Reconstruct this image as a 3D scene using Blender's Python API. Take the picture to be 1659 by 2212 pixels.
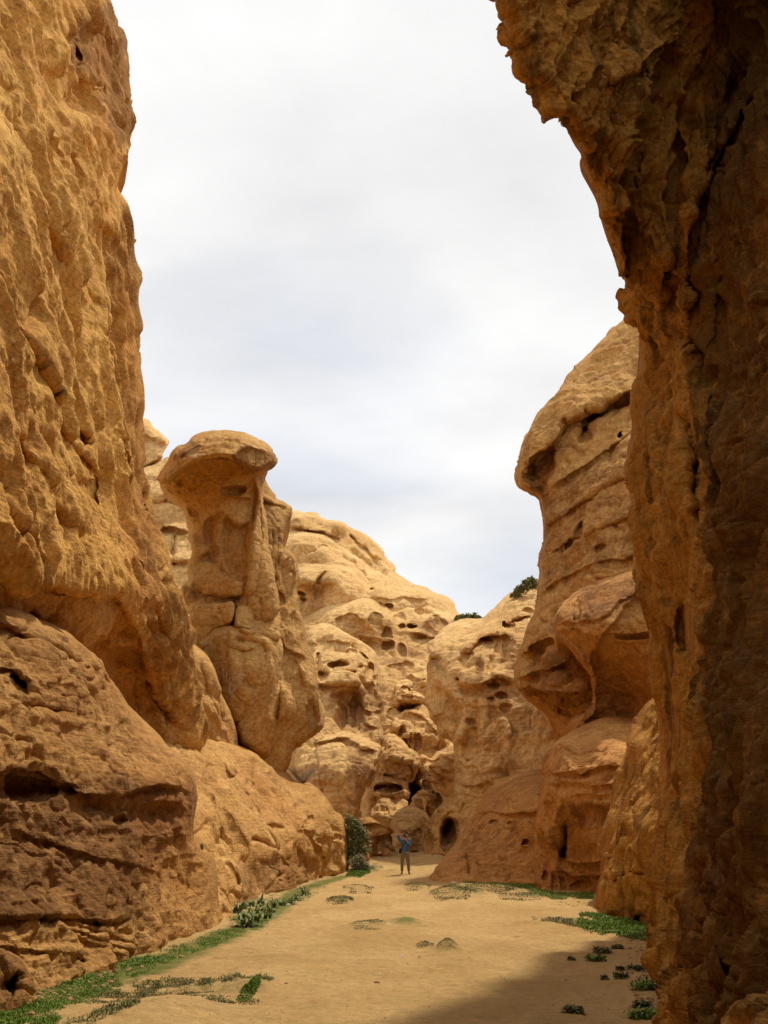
import bpy, bmesh, math, random
import numpy as np
from mathutils import Vector, Matrix
random.seed(7)
for o in list(bpy.data.objects): bpy.data.objects.remove(o)
sc = bpy.context.scene
COL = sc.collection
# ------------------------------------------------------------------ camera
F_U, CU, CV = 2150.0, 829.5, 1106.0          # focal length and centre in picture units (1659 x 2212)
PITCH = math.atan((1812 - CV) / F_U)
CAM = np.array([0.0, 0.0, 1.6])
cd = bpy.data.cameras.new('camera'); cam = bpy.data.objects.new('camera', cd); COL.objects.link(cam)
cd.sensor_fit = 'VERTICAL'; cd.sensor_height = 36.0; cd.lens = 36.0 * F_U / 2212.0
cd.clip_end = 4000; cd.clip_start = 0.1
cam.location = CAM; cam.rotation_euler = (math.pi / 2 + PITCH, 0, 0)
sc.camera = cam
# ------------------------------------------------------------------ light
SUN_EL, SUN_AZ = math.radians(61), math.radians(35)     # azimuth measured from +Y towards +X
sdir = Vector((math.sin(SUN_AZ) * math.cos(SUN_EL), math.cos(SUN_AZ) * math.cos(SUN_EL), math.sin(SUN_EL)))
sl = bpy.data.lights.new('sun', 'SUN'); sl.energy = 3.4; sl.angle = math.radians(2.6); sl.color = (1.0, 0.93, 0.80)
so = bpy.data.objects.new('sun', sl); COL.objects.link(so)
so.rotation_euler = sdir.to_track_quat('Z', 'Y').to_euler(); so.location = (0, 0, 60)
w = bpy.data.worlds.new('World'); sc.world = w; w.use_nodes = True
nt = w.node_tree; nt.nodes.clear(); N = nt.nodes.new; L = nt.links.new
wo = N('ShaderNodeOutputWorld'); bg = N('ShaderNodeBackground'); L(bg.outputs[0], wo.inputs[0])
bg.inputs[1].default_value = 0.12
sky = N('ShaderNodeTexSky'); sky.sky_type = 'NISHITA'; sky.sun_disc = False
sky.sun_elevation = SUN_EL; sky.sun_rotation = SUN_AZ
tc = N('ShaderNodeTexCoord'); sep = N('ShaderNodeSeparateXYZ'); L(tc.outputs['Generated'], sep.inputs[0])
zz = N('ShaderNodeMath'); zz.operation = 'MAXIMUM'; zz.inputs[1].default_value = 0.0; L(sep.outputs[2], zz.inputs[0])
za = N('ShaderNodeMath'); za.operation = 'ADD'; za.inputs[1].default_value = 0.22; L(zz.outputs[0], za.inputs[0])
dv = N('ShaderNodeVectorMath'); dv.operation = 'DIVIDE'; L(tc.outputs['Generated'], dv.inputs[0]); L(za.outputs[0], dv.inputs[1])
mp = N('ShaderNodeMapping'); mp.inputs['Scale'].default_value = (1.0, 1.25, 0.0); mp.inputs['Rotation'].default_value = (0, 0, 0.5)
mp.inputs['Location'].default_value = (2.37, 3.9, 0)
L(dv.outputs[0], mp.inputs[0])
cn = N('ShaderNodeTexNoise'); cn.inputs['Scale'].default_value = 1.15; cn.inputs['Detail'].default_value = 7; cn.inputs['Roughness'].default_value = 0.52
cn.inputs['Distortion'].default_value = 0.25
L(mp.outputs[0], cn.inputs[0])
cr = N('ShaderNodeValToRGB'); cr.color_ramp.elements[0].position = 0.33; cr.color_ramp.elements[0].color = (0.76,)*3 + (1,)
cr.color_ramp.elements[1].position = 0.50; cr.color_ramp.elements[1].color = (1, 1, 1, 1)
L(cn.outputs[0], cr.inputs[0])
c2 = N('ShaderNodeTexNoise'); c2.inputs['Scale'].default_value = 2.3; c2.inputs['Detail'].default_value = 5; L(mp.outputs[0], c2.inputs[0])
cs = N('ShaderNodeValToRGB'); cs.color_ramp.elements[0].position = 0.3; cs.color_ramp.elements[0].color = (7.0, 6.98, 6.98, 1)
cs.color_ramp.elements[1].position = 0.68; cs.color_ramp.elements[1].color = (8.6, 8.55, 8.5, 1)
L(c2.outputs[0], cs.inputs[0])
mx = N('ShaderNodeMix'); mx.data_type = 'RGBA'; L(cr.outputs[0], mx.inputs[0]); L(sky.outputs[0], mx.inputs[6]); L(cs.outputs[0], mx.inputs[7])
L(mx.outputs[2], bg.inputs[0])
sc.view_settings.view_transform = 'Standard'; sc.view_settings.look = 'None'
sc.view_settings.gamma = 1.0; sc.view_settings.exposure = 0.0
sc.cycles.diffuse_bounces = 5; sc.cycles.max_bounces = 8
try: sc.cycles.use_adaptive_sampling = True
except Exception: pass

# ------------------------------------------------------------------ noise in numpy
rng = np.random.RandomState(11)
TAB = rng.rand(64, 64, 64).astype(np.float32) * 2 - 1
JX, JY, JZ, JW = [rng.rand(32, 32, 32).astype(np.float32) for _ in range(4)]
def vnoise(P):
    Fl = np.floor(P); I = Fl.astype(np.int32); f = (P - Fl).astype(np.float32)
    f = f * f * f * (f * (f * 6 - 15) + 10)
    x0 = I[:, 0] & 63; y0 = I[:, 1] & 63; z0 = I[:, 2] & 63
    x1 = (x0 + 1) & 63; y1 = (y0 + 1) & 63; z1 = (z0 + 1) & 63
    fx, fy, fz = f[:, 0], f[:, 1], f[:, 2]
    a = TAB[x0, y0, z0] * (1 - fx) + TAB[x1, y0, z0] * fx
    b = TAB[x0, y1, z0] * (1 - fx) + TAB[x1, y1, z0] * fx
    c = TAB[x0, y0, z1] * (1 - fx) + TAB[x1, y0, z1] * fx
    d = TAB[x0, y1, z1] * (1 - fx) + TAB[x1, y1, z1] * fx
    return (a * (1 - fy) + b * fy) * (1 - fz) + (c * (1 - fy) + d * fy) * fz
ROT = np.array([[0.36, 0.48, -0.8], [-0.8, 0.6, 0.0], [0.48, 0.64, 0.6]])
def fbm(P, oct=4, gain=0.5, ridged=False, sp=None):
    """sp = spacing of the samples in the units of P: octaves finer than the mesh can carry fade out"""
    out = np.zeros(len(P), np.float32); a = 1.0; s = 0.0; Q = P @ ROT + 5.3
    for i in range(oct):
        n = vnoise(Q)
        if ridged: n = 1 - 2 * np.abs(n)
        if sp is not None: n = n * sstep(1.3, 3.2, 1.0 / np.maximum(sp * 2.03**i, 1e-6))
        out += a * n; s += a; a *= gain; Q = (Q @ ROT) * 2.03 + 17.1
    return out / s
def worley(P):
    Fl = np.floor(P); I = Fl.astype(np.int32); f = (P - Fl).astype(np.float32)
    f1 = np.full(len(P), 9.0, np.float32); f2 = f1.copy(); cid = np.zeros(len(P), np.float32)
    for dx in (-1, 0, 1):
        for dy in (-1, 0, 1):
            for dz in (-1, 0, 1):
                a = (I[:, 0] + dx) & 31; b = (I[:, 1] + dy) & 31; c = (I[:, 2] + dz) & 31
                d = (dx + JX[a, b, c] - f[:, 0])**2 + (dy + JY[a, b, c] - f[:, 1])**2 + (dz + JZ[a, b, c] - f[:, 2])**2
                nf = d < f1
                f2 = np.where(nf, f1, np.minimum(f2, d)); cid = np.where(nf, JW[a, b, c], cid); f1 = np.where(nf, d, f1)
    return np.sqrt(f1), np.sqrt(f2), cid
def sstep(a, b, x):
    t = np.clip((x - a) / (b - a), 0, 1); return t * t * (3 - 2 * t)

# ------------------------------------------------------------------ picture rays -> world points at a real distance Y
cP, sP = math.cos(PITCH), math.sin(PITCH)
def ray(u, v):
    X = (u - CU) / F_U; Z = (CV - v) / F_U
    return X, cP - Z * sP, sP + Z * cP
def at(u, v, Y):
    X, dy, dz = ray(u, v); t = Y / dy
    return np.stack([CAM[0] + X * t, CAM[1] + dy * t, CAM[2] + dz * t], -1)
def gz(x, y):
    """height of the canyon floor"""
    x = np.asarray(x, float); y = np.asarray(y, float)
    z = 0.72 * sstep(47, 61, y) + 0.6 * sstep(61, 115, y)
    z = z + 0.27 * np.exp(-((x - 3.4) / 1.6)**2 - ((y - 57) / 9)**2)       # hump in front of the cave
    P = np.stack([x * 0.45, y * 0.3, x * 0], -1).reshape(-1, 3)
    z = z + 0.05 * fbm(P, 3).reshape(x.shape) * sstep(4, 9, y)
    return z
def on_ground(u, v):
    """world point where the picture ray meets the floor"""
    X, dy, dz = ray(u, v); Y = 12.0
    for i in range(60):
        z = float(gz(X * Y / dy, Y))
        Yn = (CAM[2] - z) * dy / max(-dz, 1e-3)
        Y = 0.6 * Y + 0.4 * min(Yn, 200)
    return np.array([X * Y / dy, Y, float(gz(X * Y / dy, Y))])

# ------------------------------------------------------------------ tagging and mesh helpers
def tag(o, label=None, cat=None, group=None, kind=None):
    if label: o['label'] = label
    if cat: o['category'] = cat
    if group: o['group'] = group
    if kind: o['kind'] = kind
    return o
def empty(name, loc, label, cat, group=None):
    o = bpy.data.objects.new(name, None); o.location = loc; o.empty_display_size = 0.2; COL.objects.link(o)
    return tag(o, label, cat, group)
def np_mesh(name, V, quads=None, tris=None, mat=None, parent=None, origin=None, attrs=None, smooth=True):
    V = np.asarray(V, np.float64)
    if origin is None: origin = np.zeros(3)
    origin = np.asarray(origin, float)
    me = bpy.data.meshes.new(name)
    nq = 0 if quads is None else len(quads); ntr = 0 if tris is None else len(tris)
    idx = np.concatenate([quads.ravel() if nq else np.zeros(0, int), tris.ravel() if ntr else np.zeros(0, int)]).astype(np.int32)
    tot = np.concatenate([np.full(nq, 4), np.full(ntr, 3)]).astype(np.int32)
    st = np.concatenate([[0], np.cumsum(tot)[:-1]]).astype(np.int32)
    me.vertices.add(len(V)); me.vertices.foreach_set('co', (V - origin).astype(np.float32).ravel())
    me.loops.add(len(idx)); me.loops.foreach_set('vertex_index', idx)
    me.polygons.add(nq + ntr); me.polygons.foreach_set('loop_start', st)
    try: me.polygons.foreach_set('loop_total', tot)
    except Exception: pass
    me.polygons.foreach_set('use_smooth', np.full(nq + ntr, smooth))
    me.update(calc_edges=True); me.validate()
    for k, a in (attrs or {}).items():
        if len(me.vertices) == len(a):
            at_ = me.attributes.new(k, 'FLOAT', 'POINT'); at_.data.foreach_set('value', np.asarray(a, np.float32))
    if mat: me.materials.append(mat)
    o = bpy.data.objects.new(name, me); COL.objects.link(o)
    if parent is not None:
        o.parent = parent; o.location = Vector(origin) - parent.location
    else: o.location = origin
    return o
# ------------------------------------------------------------------ materials
class NT:
    def __init__(s, m):
        m.use_nodes = True; s.t = m.node_tree; s.t.nodes.clear()
    def n(s, ty, **k):
        x = s.t.nodes.new('ShaderNode' + ty)
        for a, b in k.items():
            if hasattr(x, a): setattr(x, a, b)
            else: x.inputs[a.replace('_', ' ')].default_value = b
        return x
    def l(s, a, b): s.t.links.new(a, b)
    def noise(s, vec, scale, detail=4, rough=0.55, dist=0.0):
        x = s.n('TexNoise', Scale=scale, Detail=detail, Roughness=rough, Distortion=dist); s.l(vec, x.inputs['Vector']); return x.outputs[0]
    def ramp(s, fac, stops):
        x = s.n('ValToRGB'); e = x.color_ramp.elements
        for i, (p, c) in enumerate(stops):
            c = (c, c, c, 1) if not hasattr(c, '__len__') else tuple(c) + (1,)
            if i < 2: e[i].position = p; e[i].color = c
            else: k = e.new(p); k.color = c
        s.l(fac, x.inputs[0]); return x.outputs[0]
    def mix(s, fac, a, b, mode='MIX'):
        x = s.n('Mix', data_type='RGBA', blend_type=mode)
        for sock, v in ((0, fac), (6, a), (7, b)):
            if hasattr(v, 'is_linked') or hasattr(v, 'links'): s.l(v, x.inputs[sock])
            else: x.inputs[sock].default_value = v if sock == 0 else tuple(v) + (1,)
        return x.outputs[2]
    def math(s, op, a, b=0.0, c=None):
        x = s.n('Math', operation=op)
        for i, v in enumerate((a, b, c)):
            if v is None: continue
            if hasattr(v, 'links'): s.l(v, x.inputs[i])
            else: x.inputs[i].default_value = v
        return x.outputs[0]
    def mapping(s, vec, scale=(1, 1, 1), rot=(0, 0, 0), loc=(0, 0, 0)):
        x = s.n('Mapping'); x.inputs['Scale'].default_value = scale; x.inputs['Rotation'].default_value = rot; x.inputs['Location'].default_value = loc
        s.l(vec, x.inputs[0]); return x.outputs[0]
    def out(s, col, rough=0.9, height=None, bump=0.3, dist=0.05, spec=0.15, normal=None):
        p = s.n('BsdfPrincipled'); o = s.n('OutputMaterial'); s.l(p.outputs[0], o.inputs[0])
        if hasattr(col, 'links'): s.l(col, p.inputs['Base Color'])
        else: p.inputs['Base Color'].default_value = tuple(col) + (1,)
        p.inputs['Roughness'].default_value = rough; p.inputs['Specular IOR Level'].default_value = spec
        if height is not None:
            b = s.n('Bump'); b.inputs['Strength'].default_value = bump; b.inputs['Distance'].default_value = dist
            s.l(height, b.inputs['Height']); s.l(b.outputs[0], p.inputs['Normal'])
        return p
def rock_mat(name, base, dark, pale, fresh=(0.50, 0.25, 0.07), k=1.0, dip=(0.0, 0.0, 0.0), varn=0.5, bands=1.0, streak=0.0, bump=0.68):
    """sandstone: k = size of the pattern in metres; dip tilts the bedding"""
    m = bpy.data.materials.new(name); t = NT(m)
    co = t.n('TexCoord').outputs['Object']
    bed = t.mapping(co, (0.16 / k, 0.16 / k, 2.2 / k), dip)
    n1 = t.noise(co, 0.35 / k, 5, 0.6, 0.4)
    n2 = t.noise(co, 1.9 / k, 6, 0.65, 0.3)
    n3 = t.noise(co, 11.0 / k, 5, 0.7)
    nb = t.noise(bed, 1.0, 6, 0.62, 0.5)
    fine = t.noise(bed, 7.0, 4, 0.6, 0.2)
    c = t.mix(t.ramp(n1, [(0.34, 0.0), (0.62, 1.0)]), base, pale)
    c = t.mix(t.math('MULTIPLY', t.ramp(nb, [(0.42, 0.0), (0.60, 1.0)]), 0.45 * bands), c, tuple(0.5 * (a + b) for a, b in zip(dark, base)))
    vn = t.math('ADD', t.math('MULTIPLY', n1, 0.45), t.math('MULTIPLY', n2, 0.55))
    va = t.n('Attribute', attribute_name='varnish_shade').outputs['Fac']  # mask carries desert varnish and, on some rocks, painted shade
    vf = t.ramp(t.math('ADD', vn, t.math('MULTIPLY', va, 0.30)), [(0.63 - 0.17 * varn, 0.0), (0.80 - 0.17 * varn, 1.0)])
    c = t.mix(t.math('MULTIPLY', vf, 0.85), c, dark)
    if streak:
        sm = t.noise(t.mapping(co, (1.6 / k, 1.6 / k, 0.16 / k)), 1.0, 5, 0.6, 0.2)
        c = t.mix(t.math('MULTIPLY', t.ramp(sm, [(0.50, 0.0), (0.66, 1.0)]), streak), c, tuple(x * 0.6 for x in dark))
    fa = t.n('Attribute', attribute_name='fresh').outputs['Fac']
    c = t.mix(t.math('MULTIPLY', t.ramp(t.math('ADD', fa, t.math('MULTIPLY', t.math('SUBTRACT', n2, 0.5), 0.7)), [(0.35, 0.0), (0.75, 1.0)]), 0.9), c, fresh)
    la = t.n('Attribute', attribute_name='lichen_toplight').outputs['Fac']
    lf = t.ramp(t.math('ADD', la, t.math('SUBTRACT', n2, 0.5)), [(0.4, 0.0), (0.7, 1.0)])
    c = t.mix(t.math('MULTIPLY', lf, 0.85), c, (0.37, 0.305, 0.185))  # lichen grey, lightened to paint in light from above
    red = t.ramp(t.noise(co, 0.22 / k, 4, 0.6, 0.6), [(0.47, 0.0), (0.62, 1.0)])
    c = t.mix(t.math('MULTIPLY', red, 0.36), c, tuple(x * y for x, y in zip(base, (0.86, 0.68, 0.62))))
    pl = t.ramp(t.noise(t.mapping(co, (1.3 / k, 1.3 / k, 0.8 / k), dip), 1.4, 6, 0.72, 0.6), [(0.57, 0.0), (0.66, 1.0)])
    c = t.mix(t.math('MULTIPLY', pl, 0.40), c, tuple(min(1, x * y) for x, y in zip(pale, (1.05, 1.08, 1.2))))
    sc_ = t.noise(t.mapping(co, (3.2 / k, 3.2 / k, 4.6 / k), dip), 1.0, 5, 0.72, 0.5); zone = t.ramp(t.noise(co, 0.6 / k, 3, 0.6), [(0.42, 0.15), (0.60, 1.0)])
    c = t.mix(t.math('MULTIPLY', t.math('MULTIPLY', t.ramp(sc_, [(0.54, 0.0), (0.64, 1.0)]), zone), 0.55), c, tuple(0.75 * x for x in dark))
    fs = t.math('ABSOLUTE', t.math('SUBTRACT', t.noise(t.mapping(co, (0.9 / k, 0.9 / k, 1.1 / k), dip, (7, 3, 1)), 1.0, 6, 0.6, 1.0), 0.5))
    c = t.mix(t.math('MULTIPLY', t.ramp(fs, [(0.0, 1.0), (0.012, 0.0)]), t.math('MULTIPLY', zone, 0.55)), c, tuple(0.6 * x for x in dark))
    gr = t.ramp(n3, [(0.30, 0.64), (0.70, 1.32)])
    c = t.mix(1.0, c, gr, 'MULTIPLY')
    h = t.math('ADD', t.math('MULTIPLY', n3, 0.55), t.math('MULTIPLY', fine, 0.6))
    h = t.math('ADD', h, t.math('MULTIPLY', n2, 0.8))
    cr_ = t.math('ABSOLUTE', t.math('SUBTRACT', t.noise(t.mapping(co, (2.4 / k, 2.4 / k, 2.0 / k), dip), 1.0, 5, 0.62, 0.8), 0.5))
    h = t.math('ADD', h, t.math('MULTIPLY', t.ramp(cr_, [(0.0, 0.0), (0.030, 1.0)]), 0.14))
    t.out(c, 0.93, h, bump, 0.14 * k, 0.08)
    return m
M = {}
M['cliff'] = rock_mat('ochre_sandstone', (0.572, 0.283, 0.067), (0.226, 0.093, 0.024), (0.776, 0.437, 0.117), k=1.0, dip=(0.3, 0.7, 0), varn=0.49, bands=0.7)
M['lower'] = rock_mat('brown_weathered_sandstone', (0.424, 0.210, 0.061), (0.159, 0.068, 0.023), (0.573, 0.316, 0.101), k=0.8, dip=(0.1, -0.18, 0), varn=0.68)
M['slab'] = rock_mat('tan_slab_sandstone', (0.511, 0.264, 0.078), (0.218, 0.101, 0.034), (0.699, 0.404, 0.138), k=1.2, dip=(0.1, 0.5, 0), varn=0.53)
M['pillar'] = rock_mat('pillar_sandstone', (0.530, 0.289, 0.091), (0.244, 0.110, 0.035), (0.683, 0.419, 0.147), fresh=(0.530, 0.261, 0.058), k=2.0, dip=(0.05, 0.06, 0), varn=0.29, bands=0.5)
M['far'] = rock_mat('pale_far_sandstone', (0.666, 0.404, 0.151), (0.311, 0.154, 0.059), (0.860, 0.562, 0.241), k=3.2, dip=(0.0, -0.15, 0), varn=0.34, bands=0.9)
M['rmid'] = rock_mat('right_gorge_sandstone', (0.501, 0.251, 0.073), (0.214, 0.093, 0.031), (0.671, 0.389, 0.125), k=1.6, dip=(0.0, 0.45, 0), varn=0.63, bands=0.9)
M['rblock'] = rock_mat('right_boulder_sandstone', (0.476, 0.221, 0.064), (0.208, 0.085, 0.027), (0.656, 0.348, 0.109), k=1.2, dip=(0.0, 0.12, 0), varn=0.58, streak=0.25)
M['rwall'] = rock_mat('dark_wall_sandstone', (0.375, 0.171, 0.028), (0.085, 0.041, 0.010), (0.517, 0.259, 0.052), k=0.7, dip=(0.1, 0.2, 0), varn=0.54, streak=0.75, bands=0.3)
def flat_mat(name, col, rough=0.8, var=0.25, scale=8.0, spec=0.2):
    m = bpy.data.materials.new(name); t = NT(m); co = t.n('TexCoord').outputs['Object']
    n = t.noise(co, scale, 4, 0.6)
    c = t.mix(n, tuple(x * (1 - var) for x in col), tuple(min(1, x * (1 + var)) for x in col))
    t.out(c, rough, n, 0.2, 0.01, spec); return m
def leaf_mat(name, c1, c2, spec=0.2, dry=0.9):
    m = bpy.data.materials.new(name); t = NT(m); co = t.n('TexCoord').outputs['Object']
    n = t.noise(co, 3.0, 4, 0.7)
    r = t.n('Attribute', attribute_name='rnd').outputs['Fac']
    c = t.mix(t.math('ADD', t.math('MULTIPLY', n, 0.5), t.math('MULTIPLY', r, 0.5)), c1, c2)
    c = t.mix(t.ramp(r, [(0.86, 0.0), (0.90, dry)]), c, (0.34, 0.27, 0.11))
    t.out(c, 0.6, None, spec=spec); return m
# sandy floor: tan sand, redder and paler drifts, a thin olive bloom of seedlings in irregular patches
def sand_mat():
    m = bpy.data.materials.new('canyon_sand'); t = NT(m); co = t.n('TexCoord').outputs['Object']
    n1 = t.noise(t.mapping(co, (1, 0.6, 1)), 0.5, 5, 0.6, 0.3); n2 = t.noise(co, 3.0, 6, 0.7); n3 = t.noise(co, 28.0, 6, 0.75); n4 = t.noise(co, 9.0, 5, 0.7)
    c = t.mix(t.ramp(n1, [(0.35, 0.0), (0.65, 1.0)]), (0.45, 0.280, 0.108), (0.565, 0.370, 0.155))
    ol = t.n('Attribute', attribute_name='green').outputs['Fac']
    s = t.math('ADD', ol, t.math('MULTIPLY', t.math('SUBTRACT', n2, 0.5), 1.3))
    c = t.mix(t.math('MULTIPLY', t.ramp(s, [(0.35, 0.0), (0.80, 1.0)]), 0.85), c, t.mix(t.ramp(s, [(0.75, 0.0), (1.15, 1.0)]), (0.24, 0.195, 0.065), (0.11, 0.145, 0.028)))
    fz = t.ramp(t.noise(t.mapping(co, (0.5, 1.6, 1)), 1.3, 7, 0.7, 0.8), [(0.53, 0.0), (0.66, 1.0)])
    c = t.mix(t.math('MULTIPLY', fz, 0.42), c, (0.32, 0.245, 0.085))
    sp = t.ramp(t.noise(co, 60.0, 2, 0.5), [(0.62, 0.0), (0.70, 1.0)])
    c = t.mix(t.math('MULTIPLY', sp, 0.35), c, (0.24, 0.13, 0.06))
    c = t.mix(1.0, c, t.ramp(n4, [(0.3, 0.82), (0.7, 1.15)]), 'MULTIPLY')
    vo = t.n('TexVoronoi', Scale=3.4); vo.feature = 'SMOOTH_F1'; t.l(t.mapping(co, (1, 0.8, 1)), vo.inputs['Vector'])
    n3 = t.math('ADD', n3, t.math('MULTIPLY', t.ramp(vo.outputs['Distance'], [(0.10, 0.0), (0.42, 1.0)]), 1.4))
    h = t.math('ADD', t.math('MULTIPLY', n3, 0.5), t.math('ADD', t.math('MULTIPLY', n2, 1.2), t.math('MULTIPLY', n4, 0.8)))
    t.out(c, 0.95, h, 0.8, 0.07, 0.05); return m
M['sand'] = sand_mat()
M['grass'] = leaf_mat('spring_grass', (0.08, 0.15, 0.010), (0.19, 0.30, 0.025), 0.2, 0.45)
M['weed'] = leaf_mat('dark_weed', (0.085, 0.095, 0.018), (0.19, 0.185, 0.05))
M['squill'] = leaf_mat('glaucous_leaf', (0.06, 0.11, 0.02), (0.20, 0.26, 0.08), 0.35)
M['bush'] = leaf_mat('bush_leaf', (0.16, 0.18, 0.06), (0.38, 0.38, 0.17))
M['sagebush'] = leaf_mat('grey_bush_leaf', (0.22, 0.21, 0.11), (0.40, 0.36, 0.22))
M['twig'] = flat_mat('dry_twig', (0.36, 0.28, 0.20))
M['stone'] = flat_mat('pale_stone', (0.55, 0.40, 0.25), 0.9, 0.2, 14)
M['white'] = flat_mat('white_stone', (0.78, 0.72, 0.62), 0.9, 0.1, 14)
M['redstone'] = flat_mat('red_stone', (0.24, 0.11, 0.06), 0.9, 0.3, 14)
M['shirt'] = flat_mat('blue_shirt', (0.07, 0.14, 0.29), 0.8, 0.15, 20)
M['trouser'] = flat_mat('khaki_trousers', (0.20, 0.155, 0.085), 0.85, 0.15, 20)
M['skin'] = flat_mat('skin', (0.46, 0.23, 0.14), 0.55, 0.06, 20)
M['hair'] = flat_mat('dark_hair', (0.035, 0.025, 0.02), 0.7, 0.2, 30)
M['black'] = flat_mat('black_bag', (0.015, 0.013, 0.015), 0.5, 0.2, 30)
M['shoe'] = flat_mat('brown_shoes', (0.05, 0.03, 0.02), 0.6, 0.2, 30)
M['gravel'] = flat_mat('brown_gravel', (0.36, 0.21, 0.10), 0.95, 0.3, 9)
# ------------------------------------------------------------------ rock builder
def tps(ctrl):
    """smooth surface through control points (u, v, Y); exact for planes because it works in 1/Y"""
    C = np.array(ctrl, float); p = C[:, :2] / 1000.0; z = 1.0 / C[:, 2]; n = len(C)
    def k(r2): return np.where(r2 > 1e-12, r2 * np.log(np.maximum(r2, 1e-12)), 0) * 0.5
    if n < 4:
        A = np.c_[np.ones(n), p]
        co = np.linalg.lstsq(A, z, rcond=None)[0]; wts = np.zeros(n)
    else:
        K = k(((p[:, None] - p[None])**2).sum(-1)) + np.eye(n) * 1e-4
        Pm = np.c_[np.ones(n), p]
        S = np.zeros((n + 3, n + 3)); S[:n, :n] = K; S[:n, n:] = Pm; S[n:, :n] = Pm.T
        sol = np.linalg.solve(S, np.r_[z, 0, 0, 0]); wts = sol[:n]; co = sol[n:]
    zmax = z.max() * 1.25; zmin = z.min() * 0.8
    def f(u, v):
        q = np.stack([u, v], -1) / 1000.0
        o = co[0] + co[1] * q[..., 0] + co[2] * q[..., 1]
        if n >= 4:
            for i in range(n): o = o + wts[i] * k((q[..., 0] - p[i, 0])**2 + (q[..., 1] - p[i, 1])**2)
        return 1.0 / np.clip(o, zmin, zmax)
    return f
def poly_sd(u, v, pts, closed=True):
    """distance to a polyline; for a closed one positive inside. Returns d, nearest u, nearest v, side, arclength"""
    P = np.array(pts, float); n = len(P)
    best = np.full(u.shape, 1e18); nu = np.zeros(u.shape); nv = np.zeros(u.shape); side = np.zeros(u.shape); arc = np.zeros(u.shape)
    inside = np.zeros(u.shape, bool); acc = 0.0
    for i in range(n if closed else n - 1):
        a = P[i]; b = P[(i + 1) % n]; d = b - a; L2 = max((d**2).sum(), 1e-9); Ls = math.sqrt(L2)
        t = np.clip(((u - a[0]) * d[0] + (v - a[1]) * d[1]) / L2, 0, 1)
        qu = a[0] + t * d[0]; qv = a[1] + t * d[1]; dd = (u - qu)**2 + (v - qv)**2
        m = dd < best
        best = np.where(m, dd, best); nu = np.where(m, qu, nu); nv = np.where(m, qv, nv)
        if not closed:
            side = np.where(m, -np.sign(d[0] * (v - a[1]) - d[1] * (u - a[0])), side); arc = np.where(m, acc + t * Ls, arc)
        else:
            c = ((a[1] > v) != (b[1] > v))
            with np.errstate(divide='ignore', invalid='ignore'):
                xi = (b[0] - a[0]) * (v - a[1]) / (b[1] - a[1] if b[1] != a[1] else 1e-9) + a[0]
            inside ^= c & (u < xi)
        acc += Ls
    d = np.sqrt(best)
    if closed: return np.where(inside, d, -d), nu, nv
    return d, side, arc, acc
def smooth_poly(pts, closed, it=1):
    P = np.array(pts, float)
    for _ in range(it):
        if closed: A, B = P, np.roll(P, -1, 0)
        else: A, B = P[:-1], P[1:]
        Q = np.empty((2 * len(A), 2)); Q[0::2] = 0.78 * A + 0.22 * B; Q[1::2] = 0.22 * A + 0.78 * B
        if not closed: Q = np.r_[P[:1], Q, P[-1:]]
        P = Q
    return P
def clipbox(u, v, pts, pad):
    P = np.array(pts, float); lo = P.min(0) - pad; hi = P.max(0) + pad
    return (u > lo[0]) & (u < hi[0]) & (v > lo[1]) & (v < hi[1])
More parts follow.
